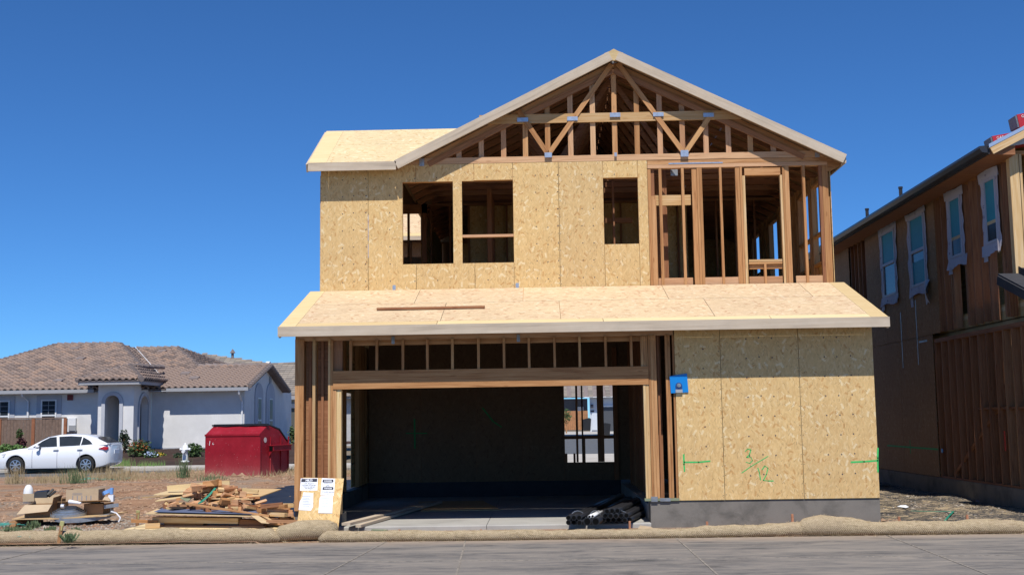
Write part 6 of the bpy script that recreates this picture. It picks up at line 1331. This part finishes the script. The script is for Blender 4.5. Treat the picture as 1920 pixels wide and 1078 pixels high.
tag(lumber(None, 'support_block', (-3.0, 18.72, -.02), (-2.75, 18.72, -.02), .3, .09, 'concrete_dark'), 'dark block under the grey boards at the garage edge', 'block')
m = MB(); m.prism([(-2.2, 21.9, .05), (-.75, 21.9, .05), (-1.2, 24.4, .05), (-2.5, 24.4, .05)], (0, 0, .015)); tag(m.build('plywood_sheet', 'plywood'), 'brown plywood sheet lying flat on the dark garage floor', 'plywood sheet')
a = atY(697, 993.5, 18.5); b = atY(726, 994.5, 18.5); tag(lumber(None, 'green_plank', a, b, .12, .03, 'treated_wood', (0, 1, 0)), 'small green-tinted plank lying before the slab at the left', 'plank')
c = atY(1210, 991, 18.5); tag(MB().prism([(c.x-.12, 18.4, c.z), (c.x+.13, 18.45, c.z), (c.x+.1, 18.7, c.z+.01), (c.x-.06, 18.72, c.z+.03)], (0, 0, .006)).build('cardboard_piece', 'cardboard_pale'), 'flat tan cardboard piece at the corner of the concrete footing', 'cardboard')
# ------------------------------------------------------------------ litter on the right lot
def flat(pts, Y_, name, mat, lab, cat): 
    P_ = [atplane(px, py, (gz(7, 20)+.035, 0, 0)) for px, py in pts]; return tag(MB().prism(P_, (0, 0, .004)).build(name, mat), lab, cat)
flat([(1682, 949.5), (1699, 952), (1704, 950), (1698, 946.5), (1688, 947)], 0, 'paper_scrap', 'paper', 'white paper scrap on the straw-strewn right lot', 'paper')
P_ = [atplane(px, py, (.07, 0, 0)) for px, py in ((1708, 957), (1750, 958.5), (1788, 958), (1778, 968), (1770, 978))]; m = MB()
for p, q in zip(P_, P_[1:]): m.bar(p, q, .03, .006, (q-p).cross(Vector((0, 0, 1))))
tag(m.build('packing_strap', 'green_strap'), 'green plastic strap lying bent on the right lot', 'strap'); flat([(1828, 939), (1836, 940.5), (1837, 938.5), (1831, 937.5)], 0, 'blue_scrap', 'sheet_blue', 'small blue scrap on the right lot near the shadow', 'scrap')
flat([(1743, 911), (1765, 914), (1764, 911), (1750, 909.5)], 0, 'blue_scrap', 'sheet_blue', 'dark blue scrap in the shadow of the neighbouring house', 'scrap'); flat([(1651, 908), (1666, 910), (1667, 906), (1655, 905)], 0, 'plastic_scrap', 'black_plastic', 'flat black plastic scrap behind the house corner', 'scrap')
for px, py in ((12, 985), (60, 1003), (205, 898)):
    m = MB(); c = atplane(px, py, (.03, 0, 0)); 
    for _ in range(40): a = random.uniform(0, 6.3); p = c+Vector((random.gauss(0, .18*c.y/20), random.gauss(0, .12*c.y/20), random.uniform(0, .04))); d = Vector((math.cos(a), math.sin(a)*.6, random.uniform(-.1, .2)))*.12*c.y/20; m.bar(p-d, p+d, .006*c.y/20, .006*c.y/20)
    tag(m.build('netting_scrap', 'teal_net'), 'torn teal netting '+{12: 'at the left picture edge beside the rubbish sheet', 60: 'low in front of the rubbish sheet, by the straw roll', 205: 'far back on the dirt near the car tail'}[px], 'netting', kind=None)
# stones, clods, small weeds
def scatter(name, mat, n, region, sizes, lab, zf=gz, seed=3):
    random.seed(seed); mm = MB(); ico = [(0, 0, 1), (.9, 0, .2), (.2, .85, .1), (-.75, .5, .15), (-.7, -.55, .1), (.3, -.9, .15), (0, 0, -.6)]; fc = [(0, 1, 2), (0, 2, 3), (0, 3, 4), (0, 4, 5), (0, 5, 1), (6, 2, 1), (6, 3, 2), (6, 4, 3), (6, 5, 4), (6, 1, 5)]
    k_ = 0
    while k_ < n:
        x = random.uniform(region[0], region[1]); y = random.uniform(region[2], region[3]); 
        dn = noise.noise(Vector((x*.9, y*.9, seed)))
        if dn < region[4]: k_ += .15; continue
        k_ += 1; s_ = random.uniform(*sizes)*(1+(random.random() < .05)*1.2); a = random.random()*6.3; z = zf(x, y); ca, sa = math.cos(a), math.sin(a); q = [random.uniform(.7, 1.3) for _ in ico]
        mm.add([(x+(vx*ca-vy*sa)*s_*w_, y+(vx*sa+vy*ca)*s_*w_, z+vz*s_*.7*w_) for (vx, vy, vz), w_ in zip(ico, q)], fc)
    return tag(mm.build(name, mat), lab, 'gravel', kind='stuff')
scatter('gravel', 'stone', 9000, (-10.5, -4.2, 18.35, 21.5, -.35), (.008, .026), 'loose grey-brown gravel around the rubbish and lumber pile', seed=3)
scatter('dirt_clods', 'clod', 6000, (-13.5, -4.3, 20, 38.5, -.1), (.012, .05), 'reddish dirt clods strewn over the left lot', seed=4)
scatter('dirt_clods', 'clod', 2600, (-14, -6.5, 37.5, 41, -.2), (.03, .08), 'big dirt clods heaped along the far edge of the left lot', seed=5)
scatter('dirt_clods', 'clod', 700, (-3.2, 5.3, 18.25, 18.85, -.4), (.006, .02), 'small dirt crumbs between the straw roll and the slab', seed=6)
scatter('bark_mulch', 'clod', 420, (4.75, 5.6, 18.4, 19.4, -.6), (.012, .035), 'reddish dirt crumbs at the corner of the concrete footing', seed=8)
scatter('gravel', 'stone', 1500, (5.4, 10, 18.3, 25, -.1), (.008, .022), 'scattered small stones on the straw-covered right lot', seed=9, zf=lambda x, y: gz(x, y)+.01)
mm = MB()
for _ in range(3000):
    x = random.uniform(5.35, 11); y = random.uniform(18.35, 27)
    if noise.noise(Vector((x*.9, y*.9, 5)))+.5*noise.noise(Vector((x*3, y*3, 5))) < -.02: continue
    a = random.gauss(.5, .5); L = random.uniform(.04, .16); p = Vector((x, y, gz(x, y)+.018)); d = Vector((math.cos(a), math.sin(a), random.uniform(-.02, .12)))*L; e = Vector((-d.y, d.x, 0)).normalized()*.004; mm.add([p-e, p+e, p+d+e, p+d-e], [(0, 1, 2, 3)])
tag(mm.build('strewn_straw', 'straw'), 'straw strewn over the black ground cover of the right lot', 'straw', kind='stuff')
def weed(px, py, h_, w_, lab, i):
    c = atplane(px, py, (.0, 0, 0)); mm = MB()
    for _ in range(70): a = random.uniform(0, 6.3); r_ = random.random()*w_; p = Vector((c.x+r_*.4*math.cos(a), c.y+r_*.4*math.sin(a), c.z-.02)); q = Vector((c.x+r_*math.cos(a), c.y+r_*math.sin(a), c.z+h_*random.uniform(.3, 1))); mm.add([p, q+Vector((.012, 0, -.02)), q+Vector((0, 0, .02)), q-Vector((.012, 0, .02))], [(0, 1, 2, 3)])
    tag(mm.build('weed', 'weed'), lab, 'weed', 'weeds beside the rubbish sheet')
for i, (px, py, h_, w_, lab) in enumerate(((15, 1004, .14, .2, 'green weed at the left picture edge by the straw roll'), (45, 1001, .12, .16, 'green weed in front of the left log of the rubbish sheet'), (62, 990, .12, .12, 'thin weed under the left half of the rubbish sheet'), (95, 998, .1, .1, 'weed just left of the taped stake'), (128, 1015, .12, .16, 'green weed growing over the straw roll right of the taped stake'), (143, 1000, .1, .08, 'small weed before the middle log of the rubbish sheet'))): weed(px, py, h_, w_, lab, i)
